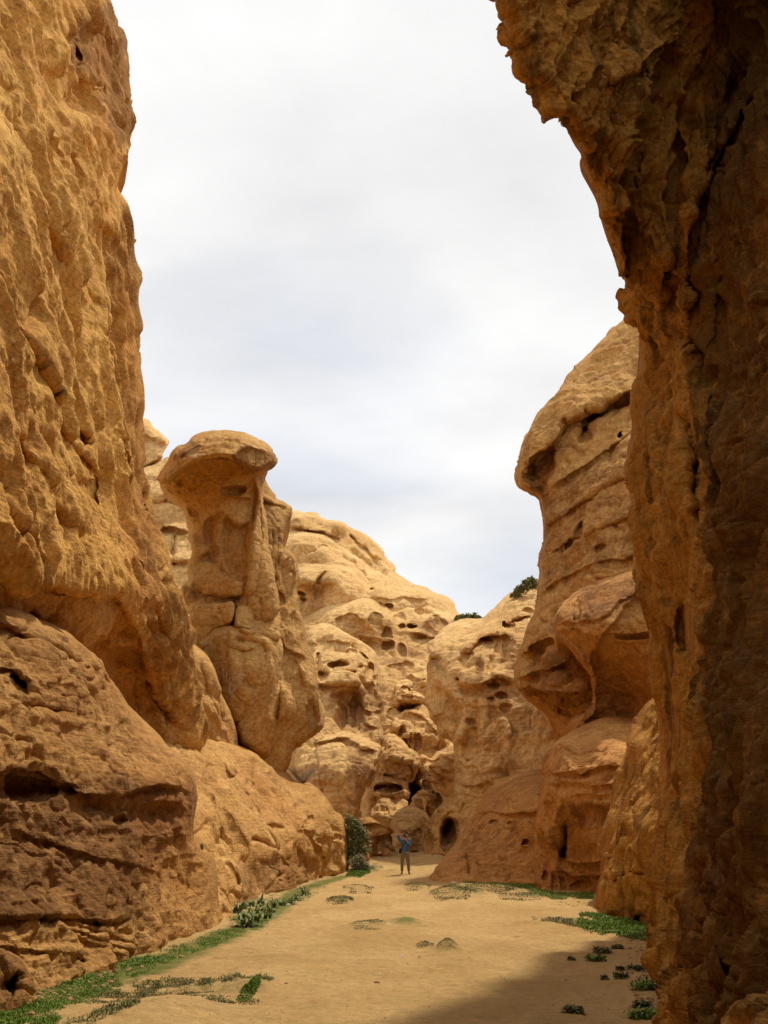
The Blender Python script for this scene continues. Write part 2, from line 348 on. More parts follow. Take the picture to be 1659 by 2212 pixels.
def apply_features(u, v, feats):
    """metres added to the distance Y (positive = hollow)"""
    dY = np.zeros(u.shape); att = {'fresh': np.zeros(u.shape), 'varnish_shade': np.zeros(u.shape), 'lichen_toplight': np.zeros(u.shape)}
    Q = np.stack([u.ravel() / 45.0, v.ravel() / 45.0, np.zeros(u.size)], -1)
    wu = u + 7.0 * (fbm(Q, 4)).reshape(u.shape)
    wv = v + 7.0 * (fbm(Q + 31.7, 4)).reshape(u.shape)
    for f in feats:
        k = f[0]
        if k == 'ledge':
            _, pts, amp, wa, wb, under = f; amp *= 0.8; under *= 0.55; pts = smooth_poly(pts, False)
            m = clipbox(wu, wv, pts, max(wa, wb) + 6)
            if not m.any(): continue
            d, side, arc, tot = poly_sd(wu[m], wv[m], pts, False); s = d * side
            fade = np.minimum(sstep(0, 0.12, arc / tot + 0.03), sstep(0, 0.12, 1.03 - arc / tot)) * sstep(tot * 0 + 1.0, 0.0, np.zeros_like(s))
            endfade = np.ones_like(s)
            e0 = np.hypot(wu[m] - pts[0][0], wv[m] - pts[0][1]); e1 = np.hypot(wu[m] - pts[-1][0], wv[m] - pts[-1][1])
            endfade = np.where((arc <= 0) | (arc >= tot), np.clip(1 - np.minimum(e0, e1) / (0.25 * max(wa, wb)), 0, 1), 1)
            fade = np.minimum(sstep(-0.02, 0.15, arc / tot), sstep(-0.02, 0.15, 1 - arc / tot)) * endfade
            up = np.cos(np.clip(s / wa, 0, 1) * math.pi / 2); dn = np.cos(np.clip(-s / wb, 0, 1) * math.pi / 2)**1.5
            h = sstep(-3.0, 3.0, s)
            dY[m] += (h * (-amp * up) + (1 - h) * (under * dn)) * fade
        elif k == 'dent':
            _, cu, cv, ru, rv, ang, amp, sharp = f; a = math.radians(ang)
            du, dv = wu - cu, wv - cv
            x = (du * math.cos(a) + dv * math.sin(a)) / ru; y = (-du * math.sin(a) + dv * math.cos(a)) / rv
            r2 = x * x + y * y
            prof = np.clip(1 - r2, 0, 1)**sharp
            dY += amp * prof * (1.0 - 0.35 * np.clip(y, -1, 1))
        elif k == 'crack':
            _, pts, wd, amp = f; m = clipbox(wu, wv, pts, wd * 4)
            if not m.any(): continue
            d, side, arc, tot = poly_sd(wu[m], wv[m], smooth_poly(pts, False), False)
            fade = np.minimum(sstep(-0.01, 0.2, arc / tot), sstep(-0.01, 0.2, 1 - arc / tot))
            dY[m] += amp * np.exp(-(d / wd)**2) * fade
        elif k == 'region':
            _, pts, amp, wd = f; d, _, _ = poly_sd(wu, wv, smooth_poly(pts, True)); dY += amp * sstep(-0.2, 1, d / wd) if amp > 0 else amp * np.sin(np.clip(d / wd, 0, 1) * math.pi / 2)
        elif k == 'paint':
            _, nm, pts, amp, wd = f; d, _, _ = poly_sd(wu, wv, pts); att[nm] = np.maximum(att[nm], amp * sstep(-wd, wd, d)) if amp > 0 else att[nm] + amp * sstep(-wd, wd, d)
    return dY, att
# surface relief in metres, as real 3D noise in world space
def relief(P, st, sp, smooth):
    out = np.zeros(len(P), np.float32); hard = np.zeros(len(P), np.float32)
    k = st.get('k', 1.0)
    wv = np.stack([fbm(P * (0.5 / k) + 3, 2), fbm(P * (0.5 / k) + 40, 2), fbm(P * (0.5 / k) + 80, 2)], -1)
    if st.get('lump'): out += st['lump'] * fbm(P * (0.28 / k), 3)
    if st.get('scallop'):
        amp, size, axis, stretch = st['scallop']
        ax = np.array(axis, float); ax /= np.linalg.norm(ax)
        Q = P + 0.5 * size * wv
        al = Q @ ax; Q = (Q + np.outer(al * (1.0 / stretch - 1), ax)) / size
        f1, f2, ci = worley(Q)
        rim = np.clip(f2 - f1, 0, 1)
        hard += amp * (-np.clip(rim / 0.55, 0, 1)**0.8 + 0.5 + (ci - 0.5) * 0.9 * sstep(0, 0.25, rim)) * sstep(1.5, 4, size / sp)
    if st.get('strata'):
        amp, per, dip = st['strata']; n = np.array(dip, float); n /= np.linalg.norm(n)
        s = (P @ n) / per + 0.55 * wv[:, 0]
        B = np.stack([s, P[:, 0] * 0.06 / k, P[:, 1] * 0.06 / k], -1)
        b = vnoise(B * 1.0 + 7) + 0.5 * vnoise(B * np.array([2.7, 2, 2]) + 3)
        b = np.tanh(b * 2.4); mod = 0.45 + 0.55 * sstep(-0.4, 0.4, fbm(P * (0.35 / k) + 60, 2))
        out += amp * b * mod * sstep(1.0, 3.0, per * 0.6 / sp)
    if st.get('thin'):
        amp, per, dip = st['thin']; n = np.array(dip, float); n /= np.linalg.norm(n)
        q = (P @ n) / per + 1.3 * wv[:, 1] + 0.4 * fbm(P * (1.1 / k) + 5, 2)
        b = vnoise(np.stack([q, P[:, 0] * 0.12 / k, P[:, 1] * 0.12 / k + 9], -1)); mod = sstep(-0.25, 0.35, fbm(P * (0.6 / k) + 33, 3))
        out += amp * (np.tanh(b * 3.0) - 0.6 * np.exp(-(b / 0.12)**2)) * mod * sstep(0.8, 2.2, per * 0.5 / sp)
    if st.get('crk'):
        amp, size, sv = st['crk']; Q = (P + 0.25 * size * wv) * np.array(sv) / size; g = fbm(Q, 2); g2 = fbm(Q[:, [1, 0, 2]] * 1.3 + 21, 2)
        wd = 0.035 + 0.6 * sp / size; m_ = sstep(-0.1, 0.3, fbm(P * (0.5 / k) + 71, 2))
        hard -= amp * (np.exp(-(g / wd)**2) * m_ + 0.6 * np.exp(-(g2 / wd)**2) * (1 - m_)) * sstep(1.2, 3.5, size * 0.5 / sp)
    if st.get('plane'):
        amp, size = st['plane']; f1, f2, ci = worley((P + 0.3 * size * wv) / size); hard += amp * (ci - 0.5) * sstep(0, 0.12, f2 - f1) - amp * 0.5 * (1 - sstep(0, 0.07, f2 - f1)) * st.get('joint', 1)
    if st.get('ridge'):
        amp, size, st3 = st['ridge']; out += amp * fbm(P * np.array(st3) / size, 5, 0.55, True, sp * max(st3) / size)
    if st.get('flake'):
        amp, size, axis, stretch = st['flake']; ax = np.array(axis, float); ax /= np.linalg.norm(ax); Q = P + 0.25 * size * wv
        Q = (Q + np.outer((Q @ ax) * (1.0 / stretch - 1), ax)) / size
        hard += amp * fbm(Q, 4, 0.55, True, sp / size)
    if st.get('holes'):
        amp, size, dens = st['holes']; Q = (P + 0.35 * size * wv) / size; Q = Q * np.array([1, 1, 1.5])
        f1, f2, ci = worley(Q); reg = sstep(0.0, 0.35, fbm(P * (0.16 / k) + 11, 2) + 0.12)
        r = 0.16 + 0.34 * ci
        hard -= amp * np.sqrt(np.clip(1 - (f1 / r)**2, 0, 1)) * (ci > 1 - dens) * reg * sstep(2, 5, size / sp)
    out += smooth(hard, 1, 0.5)
    if st.get('rough'): out += st['rough'] * fbm(P * (1.6 / k), 5, 0.58, False, sp * 1.6 / k)
    if st.get('grit'): out += st['grit'] * fbm(P * (7.0 / k), 4, 0.62, False, sp * 7.0 / k)
    return out
STEP = 2.1
def rock(name, outline, ctrl, mat, style, feats=(), R=1.0, r=30, thick=6.0, step=None, stepu=None, parent=None, label=None, cat=None, group=None, origin=None, wig=1.0, sheet_back=False):
    step = step or STEP; stepu = stepu or step
    pts = smooth_poly(outline, True)
    lo = pts.min(0) - step; hi = pts.max(0) + step
    us = np.arange(lo[0], hi[0] + stepu, stepu); vs = np.arange(lo[1], hi[1] + step, step)
    # coarser sampling outside the frame
    def thin(a, mn, mx, step):
        out = []; x = a[0]
        while x < a[-1] + step:
            out.append(x); dist = max(mn - x, x - mx, 0); x += step * (1 + min(dist / 25.0, 7))
        return np.array(out)
    us = thin(us, -10, 1669, stepu); vs = thin(vs, -10, 2222, step)
    U, V = np.meshgrid(us, vs)
    sd, nu, nv = poly_sd(U, V, pts)
    ins = sd > 0
    cell = ins[:-1, :-1] | ins[1:, :-1] | ins[:-1, 1:] | ins[1:, 1:]
    used = np.zeros(U.shape, bool)
    used[:-1, :-1] |= cell; used[1:, :-1] |= cell; used[:-1, 1:] |= cell; used[1:, 1:] |= cell
    U = np.where(ins, U, nu); V = np.where(ins, V, nv); sd = np.maximum(sd, 0)
    ids = np.full(U.shape, -1); ids[used] = np.arange(used.sum())
    u = U[used]; v = V[used]; s = sd[used]
    j, i = np.nonzero(cell)
    Qd = np.stack([ids[j, i], ids[j + 1, i], ids[j + 1, i + 1], ids[j, i + 1]], -1)      # faces the camera
    Yb = tps(ctrl)(u, v)
    q = np.clip(s / r, 0, 1); rnd = 1 - np.sqrt(np.clip(1 - (1 - q)**2, 0, 1))
    dY, att = apply_features(u, v, feats)
    Y = Yb + R * rnd + dY * (0.15 + 0.85 * sstep(0, 10, s))
    P = at(u, v, Y)
    def vnorm(P, Qd):
        a = P[Qd[:, 2]] - P[Qd[:, 0]]; b = P[Qd[:, 3]] - P[Qd[:, 1]]; fn = np.cross(a, b)
        fn /= np.maximum(np.linalg.norm(fn, axis=1, keepdims=True), 1e-9)
        nn = np.stack([np.bincount(Qd.ravel(), np.repeat(fn[:, c], 4), len(P)) for c in range(3)], -1)
        return nn / np.maximum(np.linalg.norm(nn, axis=1, keepdims=True), 1e-9)
    # normals of the base without small features, so that relief stands on the large shape
    P0 = at(u, v, Yb + R * rnd + 0.6 * dY); Nn = vnorm(P0, Qd)
    view = P - CAM; flip = (Nn * view).sum(1).mean() > 0
    if flip: Nn = -Nn
    deg = np.zeros(len(P)); PAIRS = ((0, 1), (1, 2), (2, 3), (3, 0))
    for a_, b_ in PAIRS: deg += np.bincount(Qd[:, a_], minlength=len(P)) + np.bincount(Qd[:, b_], minlength=len(P))
    def smooth(x, it=2, lam=0.6):
        for _ in range(it):
            acc = np.zeros(len(x))
            for a_, b_ in PAIRS: acc += np.bincount(Qd[:, a_], x[Qd[:, b_]], len(x)) + np.bincount(Qd[:, b_], x[Qd[:, a_]], len(x))
            x = (1 - lam) * x + lam * acc / np.maximum(deg, 1)
        return x
    Nn = np.stack([smooth(Nn[:, c_], 5) for c_ in range(3)], -1); Nn /= np.maximum(np.linalg.norm(Nn, axis=1, keepdims=True), 1e-6)
    # relax the sheet a little, outline kept
    edge = s <= 0
    for _ in range(2):
        acc = np.zeros_like(P); cn = np.zeros(len(P))
        for a_, b_ in ((0, 1), (1, 2), (2, 3), (3, 0)):
            for c_ in range(3): acc[:, c_] += np.bincount(Qd[:, a_], P[Qd[:, b_], c_], len(P)) + np.bincount(Qd[:, b_], P[Qd[:, a_], c_], len(P))
            cn += np.bincount(Qd[:, a_], minlength=len(P)) + np.bincount(Qd[:, b_], minlength=len(P))
        P = np.where(edge[:, None], P, 0.45 * P + 0.55 * acc / np.maximum(cn, 1)[:, None])
    e1 = np.linalg.norm(P[Qd[:, 1]] - P[Qd[:, 0]], axis=1); e2 = np.linalg.norm(P[Qd[:, 2]] - P[Qd[:, 1]], axis=1); em = np.maximum(e1, e2)
    spc = np.bincount(Qd.ravel(), np.repeat(em, 4), len(P)) / np.maximum(np.bincount(Qd.ravel(), minlength=len(P)), 1)
    rel = relief(P, style, spc, smooth); rel = np.where(s < 9, smooth(rel, 3), rel)
    P = P + Nn * rel[:, None] * wig
    # back of the rock: rings that draw in behind the outline, closing the volume
    E = np.concatenate([Qd[:, [0, 1]], Qd[:, [1, 2]], Qd[:, [2, 3]], Qd[:, [3, 0]]])
    key = np.minimum(E[:, 0], E[:, 1]).astype(np.int64) * (len(P) + 1) + np.maximum(E[:, 0], E[:, 1])
    _, inv, cnt = np.unique(key, return_inverse=True, return_counts=True)
    BE = E[cnt[inv] == 1]
    bv = np.unique(BE); remap = np.full(len(P), -1); remap[bv] = np.arange(len(bv))
    c = P[bv].mean(0); Cd = (c - CAM) / c[1]; c[1] = max(c[1], P[:, 1].max()); rings = []; prev = bv; quads = [Qd]; V3 = [P]; base = len(P)
    if sheet_back:      # a back face that follows the front at the given thickness
        PB = at(u, v, Yb + R * rnd + thick); V3.append(PB); a, b = BE[:, 0], BE[:, 1]
        quads.append(np.stack([b, a, a + base, b + base], -1)); quads.append(Qd[:, ::-1] + base); base += len(PB)
    for kx, (sh, dep) in enumerate(() if sheet_back else ((0.04, 0.25), (0.15, 0.55), (0.38, 0.85), (0.66, 1.0), (0.97, 1.06))):
        D_ = P[bv] - CAM; far = (P[bv][:, 1] * (1 - sh) + c[1] * sh + thick * dep) / np.maximum(D_[:, 1], 0.1)
        D_ = D_ / D_[:, 1:2]; D_ = D_ + (Cd - D_) * sh
        Rg = CAM + D_ * (far * (P[bv] - CAM)[:, 1])[:, None]
        Rg = Rg + 0.5 * min(thick * 0.1, 0.5) * fbm(Rg * 0.5, 3)[:, None]
        cur = base + np.arange(len(bv)); V3.append(Rg); base += len(bv)
        a, b = BE[:, 0], BE[:, 1]
        quads.append(np.stack([prev[remap[b]], prev[remap[a]], cur[remap[a]], cur[remap[b]]], -1)); prev = cur
    Vall = np.concatenate(V3); Qall = np.concatenate(quads)
    attrs = {kk: np.r_[vv, np.zeros(len(Vall) - len(P))] for kk, vv in att.items()}
    if origin is None:
        b = np.array([np.median(P[:, 0]), np.median(P[:, 1]), P[:, 2].min()]); origin = b
    o = np_mesh(name, Vall, Qall, mat=mat, parent=parent, origin=origin, attrs=attrs)
    if not flip: pass
    return tag(o, label, cat, group)
# ------------------------------------------------------------------ the canyon floor
def axis_grid(fine0, fine1, df, lo, hi, g=1.06):
    a = [fine0]; d = df
    while a[0] > lo: d *= g; a.insert(0, a[0] - d)
    x = fine0
    while x < fine1: x += df; a.append(x)
    d = df
    while a[-1] < hi: d *= g; a.append(a[-1] + d)
    return np.array(a)
gx = axis_grid(-6, 7, 0.055, -900, 900, 1.09)
gy = [-60.0]
while gy[-1] < 1500:
    y = gy[-1]; gy.append(y + (0.05 if 6 < y < 14 else 0.09 if 14 <= y < 26 else 0.22 if 26 <= y < 75 else max(0.25, 0.05 * abs(y - (6 if y < 6 else 75)))))
gy = np.array(gy)
X, Yg = np.meshgrid(gx, gy); Z = gz(X, Yg)
near = (np.abs(X) < 8) & (Yg > 5) & (Yg < 80)
Pn = np.stack([X[near], Yg[near], np.zeros(near.sum())], -1)
Z[near] += 0.05 * fbm(Pn * np.array([1.3, 0.9, 1]), 4) + 0.020 * fbm(Pn * 5.0, 4)
# grassy hummocks: (u, v, half width U, height m)
MOUNDS = [(775, 1922, 34, 0.12), (735, 1948, 30, 0.08), (1000, 1925, 52, 0.14), (985, 1932, 60, 0.10), (1075, 1925, 40, 0.10), (967, 2057, 24, 0.13), (918, 2045, 20, 0.06),
          (545, 2140, 50, 0.09), (330, 2195, 110, 0.10), (795, 2000, 40, 0.05), (873, 1993, 40, 0.05), (1130, 1930, 70, 0.08), (800, 1875, 28, 0.06), (902, 1917, 30, 0.08), (770, 1958, 26, 0.05), (850, 1884, 16, 0.10)]
green = np.zeros(X.shape); mound_n = fbm(np.stack([X.ravel() * 1.1, Yg.ravel() * 0.9, 0 * X.ravel()], -1), 3).reshape(X.shape)
mound_xy = []
for (mu, mv, hw, hh) in MOUNDS:
    c = on_ground(mu, mv); wx = hw * c[1] / F_U; wy = wx * 1.6 + 0.15
    e = np.exp(-(((X - c[0]) / wx)**2 + ((Yg - c[1]) / wy)**2)); Z += 1.5 * hh * e; e2 = np.exp(-(((X - c[0]) / wx)**2 + ((Yg - c[1] + 0.45 * wy) / wy)**2)); green = np.maximum(green, e2 * (0.25 + 0.75 * sstep(-0.25, 0.35, mound_n)) * (0.35 if hw > 90 else 1.0)); mound_xy.append((c, wx, wy))
def strip(pts, wid, val):
    G = np.array([on_ground(*p)[:2] for p in pts]); d, _, _, _ = poly_sd(X, Yg, G, False); return val * np.exp(-(d / wid)**2)
green = np.maximum(green, strip([(-40, 2190), (60, 2178), (210, 2122), (330, 2085), (460, 2035), (560, 1985), (650, 1922), (740, 1893)], 0.42, 1.25))
green = np.maximum(green, strip([(240, 2140), (420, 2125), (520, 2150), (570, 2120)], 0.35, 0.55))
green = np.maximum(green, strip([(1010, 1915), (1150, 1912), (1280, 1945)], 0.7, 0.6))
green = np.maximum(green, strip([(1200, 1985), (1300, 1992), (1400, 2025)], 0.5, 0.8))
J, I = np.meshgrid(np.arange(len(gy) - 1), np.arange(len(gx) - 1), indexing='ij'); nx = len(gx)
ii = (J * nx + I).ravel()
Q = np.stack([ii, ii + 1, ii + 1 + nx, ii + nx], -1)
ground = np_mesh('canyon_floor', np.stack([X.ravel(), Yg.ravel(), Z.ravel()], -1), Q, mat=M['sand'], attrs={'green': green.ravel()})
tag(ground, 'sandy canyon floor with faint olive seedlings', None, None, 'structure')

# ------------------------------------------------------------------ rock styles
S_cliff = dict(k=1.0, lump=0.30, scallop=(0.26, 1.5, (0.35, 0.55, -0.95), 4.5), flake=(0.26, 1.25, (0.35, 0.55, -0.95), 5.5), plane=(0.05, 1.6), joint=0.5, crk=(0.16, 2.0, (1.4, 1.0, 0.45)), strata=(0.08, 0.9, (0.55, 0.35, 0.75)), ridge=(0.10, 0.9, (1.6, 1.0, 0.7)), holes=(0.30, 1.3, 0.07), rough=0.12, grit=0.045)
S_lower = dict(k=0.8, lump=0.25, thin=(0.035, 0.16, (0.15, -0.05, 1)), strata=(0.05, 0.35, (0.12, -0.05, 1)), holes=(0.10, 0.4, 0.16), plane=(0.05, 0.8), joint=0.5, crk=(0.07, 0.8, (1, 1, 1.6)), ridge=(0.07, 0.7, (1, 1, 2.0)), rough=0.11, grit=0.05)
S_slab = dict(k=1.0, thin=(0.05, 0.35, (0.6, 0.1, 1)), lump=0.35, strata=(0.08, 0.7, (0.6, 0.1, 1)), plane=(0.14, 1.8), crk=(0.17, 1.8, (1.3, 0.6, 0.9)), holes=(0.22, 0.9, 0.10), rough=0.11, grit=0.05)
S_pillar = dict(k=2.0, lump=0.25, scallop=(0.24, 2.0, (0, 0, 1), 1.5), plane=(0.18, 1.7), joint=0.7, crk=(0.16, 2.4, (1.2, 1.2, 0.8)), thin=(0.05, 0.5, (0.05, 0, 1)), rough=0.16, grit=0.07)
S_cap = dict(k=1.5, lump=0.2, strata=(0.08, 0.5, (0.1, 0, 1)), plane=(0.10, 1.1), crk=(0.10, 1.3, (1, 1, 1)), rough=0.16, grit=0.08)
S_far = dict(k=4.0, thin=(0.24, 1.1, (-0.30, -0.1, 1)), lump=0.8, strata=(0.22, 3.2, (-0.25, -0.1, 1)), holes=(1.3, 3.0, 0.28), plane=(0.35, 4.0), joint=0.6, crk=(0.40, 6.0, (0.6, 0.6, 1.6)), rough=0.40, grit=0.22)
S_mid = dict(k=2.2, thin=(0.16, 0.8, (0.08, -0.1, 1)), lump=0.4, strata=(0.18, 1.5, (0.05, -0.1, 1)), holes=(0.9, 1.8, 0.45), plane=(0.22, 2.0), joint=0.6, crk=(0.22, 2.6, (1, 1, 1)), rough=0.25, grit=0.13)
S_nose = dict(k=2.0, thin=(0.10, 0.6, (-0.6, -0.1, 0.9)), lump=0.5, strata=(0.12, 1.9, (-0.55, -0.1, 0.9)), holes=(0.5, 1.9, 0.28), plane=(0.22, 1.8), joint=0.6, crk=(0.18, 2.2, (1, 1, 1)), ridge=(0.16, 1.6, (1, 1, 1)), rough=0.26, grit=0.11)
S_rbl = dict(k=1.3, thin=(0.06, 0.35, (-0.1, -0.1, 1)), lump=0.3, strata=(0.09, 0.8, (-0.1, -0.1, 1)), holes=(0.3, 1.0, 0.25), plane=(0.14, 1.2), joint=0.6, crk=(0.12, 1.5, (1, 1, 1)), rough=0.18, grit=0.07)
S_wall = dict(k=0.8, lump=0.28, flake=(0.16, 0.55, (0.06, 0.2, 1), 6.0), scallop=(0.16, 0.7, (0.1, 0.3, 1), 4.5), plane=(0.10, 0.5), joint=0.3, crk=(0.12, 0.9, (2.0, 2.0, 0.35)), holes=(0.2, 0.6, 0.2), ridge=(0.10, 0.6, (2.2, 2.2, 0.5)), rough=0.16, grit=0.055)
BURY = 60
# ------------------------------------------------------------------ left cliff
rock('left_cliff',
  [(-420,-330),(150,-330),(205,-120),(238,0),(250,26),(264,59),(273,95),(280,124),(279,164),(283,203),(284,236),(277,275),(267,301),(260,337),(246,359),(250,386),(251,408),(264,432),(273,454),(280,504),(281,537),(287,573),(295,586),(299,606),(293,625),(293,652),(298,681),(304,707),(295,723),(291,749),(296,795),(301,847),(304,880),(309,926),(311,959),(313,991),(314,1021),(326,1073),(331,1106),(337,1139),(350,1165),(359,1201),(362,1237),(377,1270),(393,1303),(398,1335),(405,1368),(412,1424),(421,1481),(435,1552),(440,1578),(426,1620),(330,1640),(100,1560),(-420,1500)],
  [(-400,-300,12.0),(-400,700,9.4),(-400,1450,10.6),(0,0,17),(0,700,14.4),(0,1180,14.0),(0,1330,16.2),(150,0,23),(160,700,20.5),(190,1180,20.0),(200,1262,20.2),(200,1400,25),(270,200,28.5),(285,700,27.0),(300,1100,27.5),(280,1290,24.0),(300,1500,30),(400,1400,30),(430,1570,33),(60,1250,15.2)],
  M['cliff'], S_cliff, [
  ('ledge', [(-120,1225),(20,1262),(110,1268),(196,1272),(250,1290),(285,1345),(312,1420),(345,1500),(400,1575)], 0.6, 110, 90, 0.9),
  ('region', [(78,150),(130,118),(140,60),(200,40),(262,100),(278,230),(262,300),(200,270),(130,245),(90,215)], 1.3, 35),
  ('dent', 175,215,52,40,-35,1.1,0.8), ('dent', 150,110,40,26,60,0.9,0.7),
  ('crack', [(32,330),(34,410),(24,500)], 5, 1.2), ('crack', [(4,250),(14,290),(34,340)], 6, 1.1),
  ('ledge', [(30,690),(70,770),(118,870),(142,950),(200,1010),(222,1045)], 0.8, 60, 45, 0.7),
  ('ledge', [(100,960),(140,1035),(200,1043),(205,1020)], 0.6, 40, 30, 0.5),
  ('dent', 182,1068,24,34,20,0.6,0.6), ('dent', 268,1000,16,30,-10,0.7,0.6), ('dent', 210,530,40,60,-30,0.8,1.0), ('dent', 175,950,14,26,-35,0.9,0.6),
  ('ledge', [(10,900),(60,990),(110,1080),(160,1170)], 0.5, 50, 40, 0.5), ('ledge', [(60,420),(130,540),(170,660),(215,760)], 0.5, 60, 45, 0.5),
  ('ledge', [(150,560),(215,690),(250,800),(262,900)], 0.4, 40, 35, 0.5), ('ledge', [(-20,1080),(40,1150),(90,1230)], 0.5, 50, 35, 0.6),
  ('crack', [(315,1000),(316,1060),(316,1130)], 3, 0.9), ('crack', [(206,1020),(212,1100),(200,1180)], 3, 0.5), ('crack',[(325,1300),(350,1380),(385,1430)],5,0.7),
  ('dent', 300,1230,12,24,-30,0.6,0.6), ('dent', 345,1260,10,16,-40,0.5,0.6), ('dent', 196,1310,16,16,0,0.6,0.7), ('dent', 250,960,10,30,0,0.6,0.6),
  ('paint','fresh',[(-100,1262),(100,1270),(196,1275),(255,1300),(290,1380),(315,1450),(345,1520),(400,1590),(300,1640),(-100,1500)],0.75,14),
  ('paint','fresh',[(90,170),(170,160),(200,260),(120,260)],0.4,20),('paint','varnish_shade',[(130,60),(240,-20),(300,150),(290,300),(240,320),(190,180),(140,140)],0.8,24),
  ('paint','varnish_shade',[(262,430),(310,430),(330,1100),(420,1400),(440,1600),(330,1500),(290,1300),(275,1100),(240,800),(215,560)],0.55,20),
  ], R=2.2, r=34, thick=9, step=2.1, stepu=1.0,
  label='towering ochre cliff of scalloped sandstone filling the upper left, bulging over the slope rock', cat='cliff')
# ------------------------------------------------------------------ lower left rock
rock('bulging_rock',
  [(-420,1120),(-100,1272),(0,1303),(28,1325),(71,1339),(128,1365),(166,1396),(222,1431),(246,1462),(274,1490),(277,1509),(303,1538),(331,1561),(360,1590),(393,1628),(421,1665),(435,1713),(426,1751),(419,1779),(416,1812),(435,1836),(454,1864),(466,1902),(473,1949),(492,1992),(487,2001+BURY),(393,2044+BURY),(270,2077+BURY),(166,2120+BURY),(0,2157+BURY),(-200,2300),(-420,2400)],
  [(-400,1150,10),(-400,2300,7.2),(0,1312,15.2),(0,1660,12.4),(0,1740,12.6),(0,2150,11.3),(130,1365,17.0),(270,1490,20.5),(200,1700,15.6),(330,1565,21.5),(330,1700,17.6),(410,1690,20.0),(430,1730,20.5),(400,1900,19.6),(210,2100,13.9),(330,2060,16.4),(485,2000,20.9),(460,1900,21.5),(100,1500,15.0),(250,1950,15.0)],
  M['lower'], S_lower, [
  ('ledge', [(-150,1672),(0,1672),(60,1664),(110,1668),(150,1700),(200,1722),(250,1722),(300,1706),(345,1700),(385,1700),(432,1716)], 0.5, 130, 70, 0.35),
  ('dent', 45,1704,78,26,3,0.75,0.6), ('dent', 155,1700,30,12,8,0.25,0.6), ('dent', 340,1766,72,34,-6,0.6,0.8), ('dent', 255,1775,20,14,0,0.4,0.6),
  ('dent', 42,1480,30,15,48,0.7,0.5), ('dent', 20,1455,26,8,10,0.4,0.6), ('dent', 118,1430,26,8,14,0.4,0.6), ('dent', 188,1449,16,6,5,0.35,0.6), ('dent', 265,1632,12,8,30,0.3,0.6), ('dent', 225,1468,16,6,30,0.3,0.6),
  ('crack', [(40,1520),(100,1528),(180,1552)], 2.5, 0.25), ('crack', [(120,1505),(150,1518)], 3, 0.3), ('ledge', [(-20,1330),(60,1380),(120,1402),(180,1440)], 0.25, 40, 20, 0.2),
  ('ledge', [(30,1795),(110,1815),(190,1850),(290,1870),(360,1895)], 0.15, 40, 26, 0.12), ('dent', 395,1935,18,40,4,0.25,1.0), ('ledge', [(400,1960),(395,1850),(370,1780)], 0.12, 30, 24, 0.1),
  ('ledge', [(-50,1975),(60,1985),(130,1978),(200,1990),(280,1985)], 0.22, 26, 18, 0.32),
  ('ledge', [(120,2005),(200,2020),(260,2045),(300,2068)], 0.12, 12, 8, 0.14), ('ledge', [(140,1995),(230,2012),(300,2050)], 0.12, 12, 8, 0.14), ('ledge', [(160,2025),(220,2040),(270,2070)], 0.10, 10, 7, 0.12),
  ('ledge', [(0,2040),(60,2050),(150,2062),(190,2075)], 0.12, 18, 10, 0.16), ('dent', 168,2078,14,10,0,0.25,0.6), ('crack',[(140,2090),(155,2108)],4,0.2),
  ('paint','varnish_shade',[(-100,1640),(430,1690),(430,1780),(300,1900),(300,1990),(-100,1990)],0.6,30),
  ('paint','fresh',[(340,1800),(420,1830),(460,1900),(480,1990),(420,2000),(350,1960)],0.42,20), ('paint','fresh',[(0,1780),(60,1800),(80,1960),(0,1960)],0.35,20),
  ], R=1.6, r=26, thick=5, step=1.9,
  label='big brown bulging rock with a dark undercut at mid height, grass along its foot', cat='rock')
rock('corner_boulder',
  [(-150,2030),(-60,2040),(0,2052),(20,2056),(45,2070),(65,2100),(80,2125),(84,2150),(70,2230),(-60,2290),(-150,2290)],
  [(-100,2050,9.8),(0,2055,11.0),(80,2130,11.3),(0,2160,10.6),(-60,2200,10.2)], M['lower'], dict(k=0.5, lump=0.12, plane=(0.1,0.6), rough=0.07, grit=0.02), [('dent',22,2130,26,34,20,0.5,0.7),('paint','varnish_shade',[(-100,2030),(60,2040),(60,2200),(-100,2200)],0.6,15)],
  R=0.5, r=18, thick=1.2, step=2.0, label='small dark faceted boulder in the bottom left corner, against the brown rock', cat='boulder')
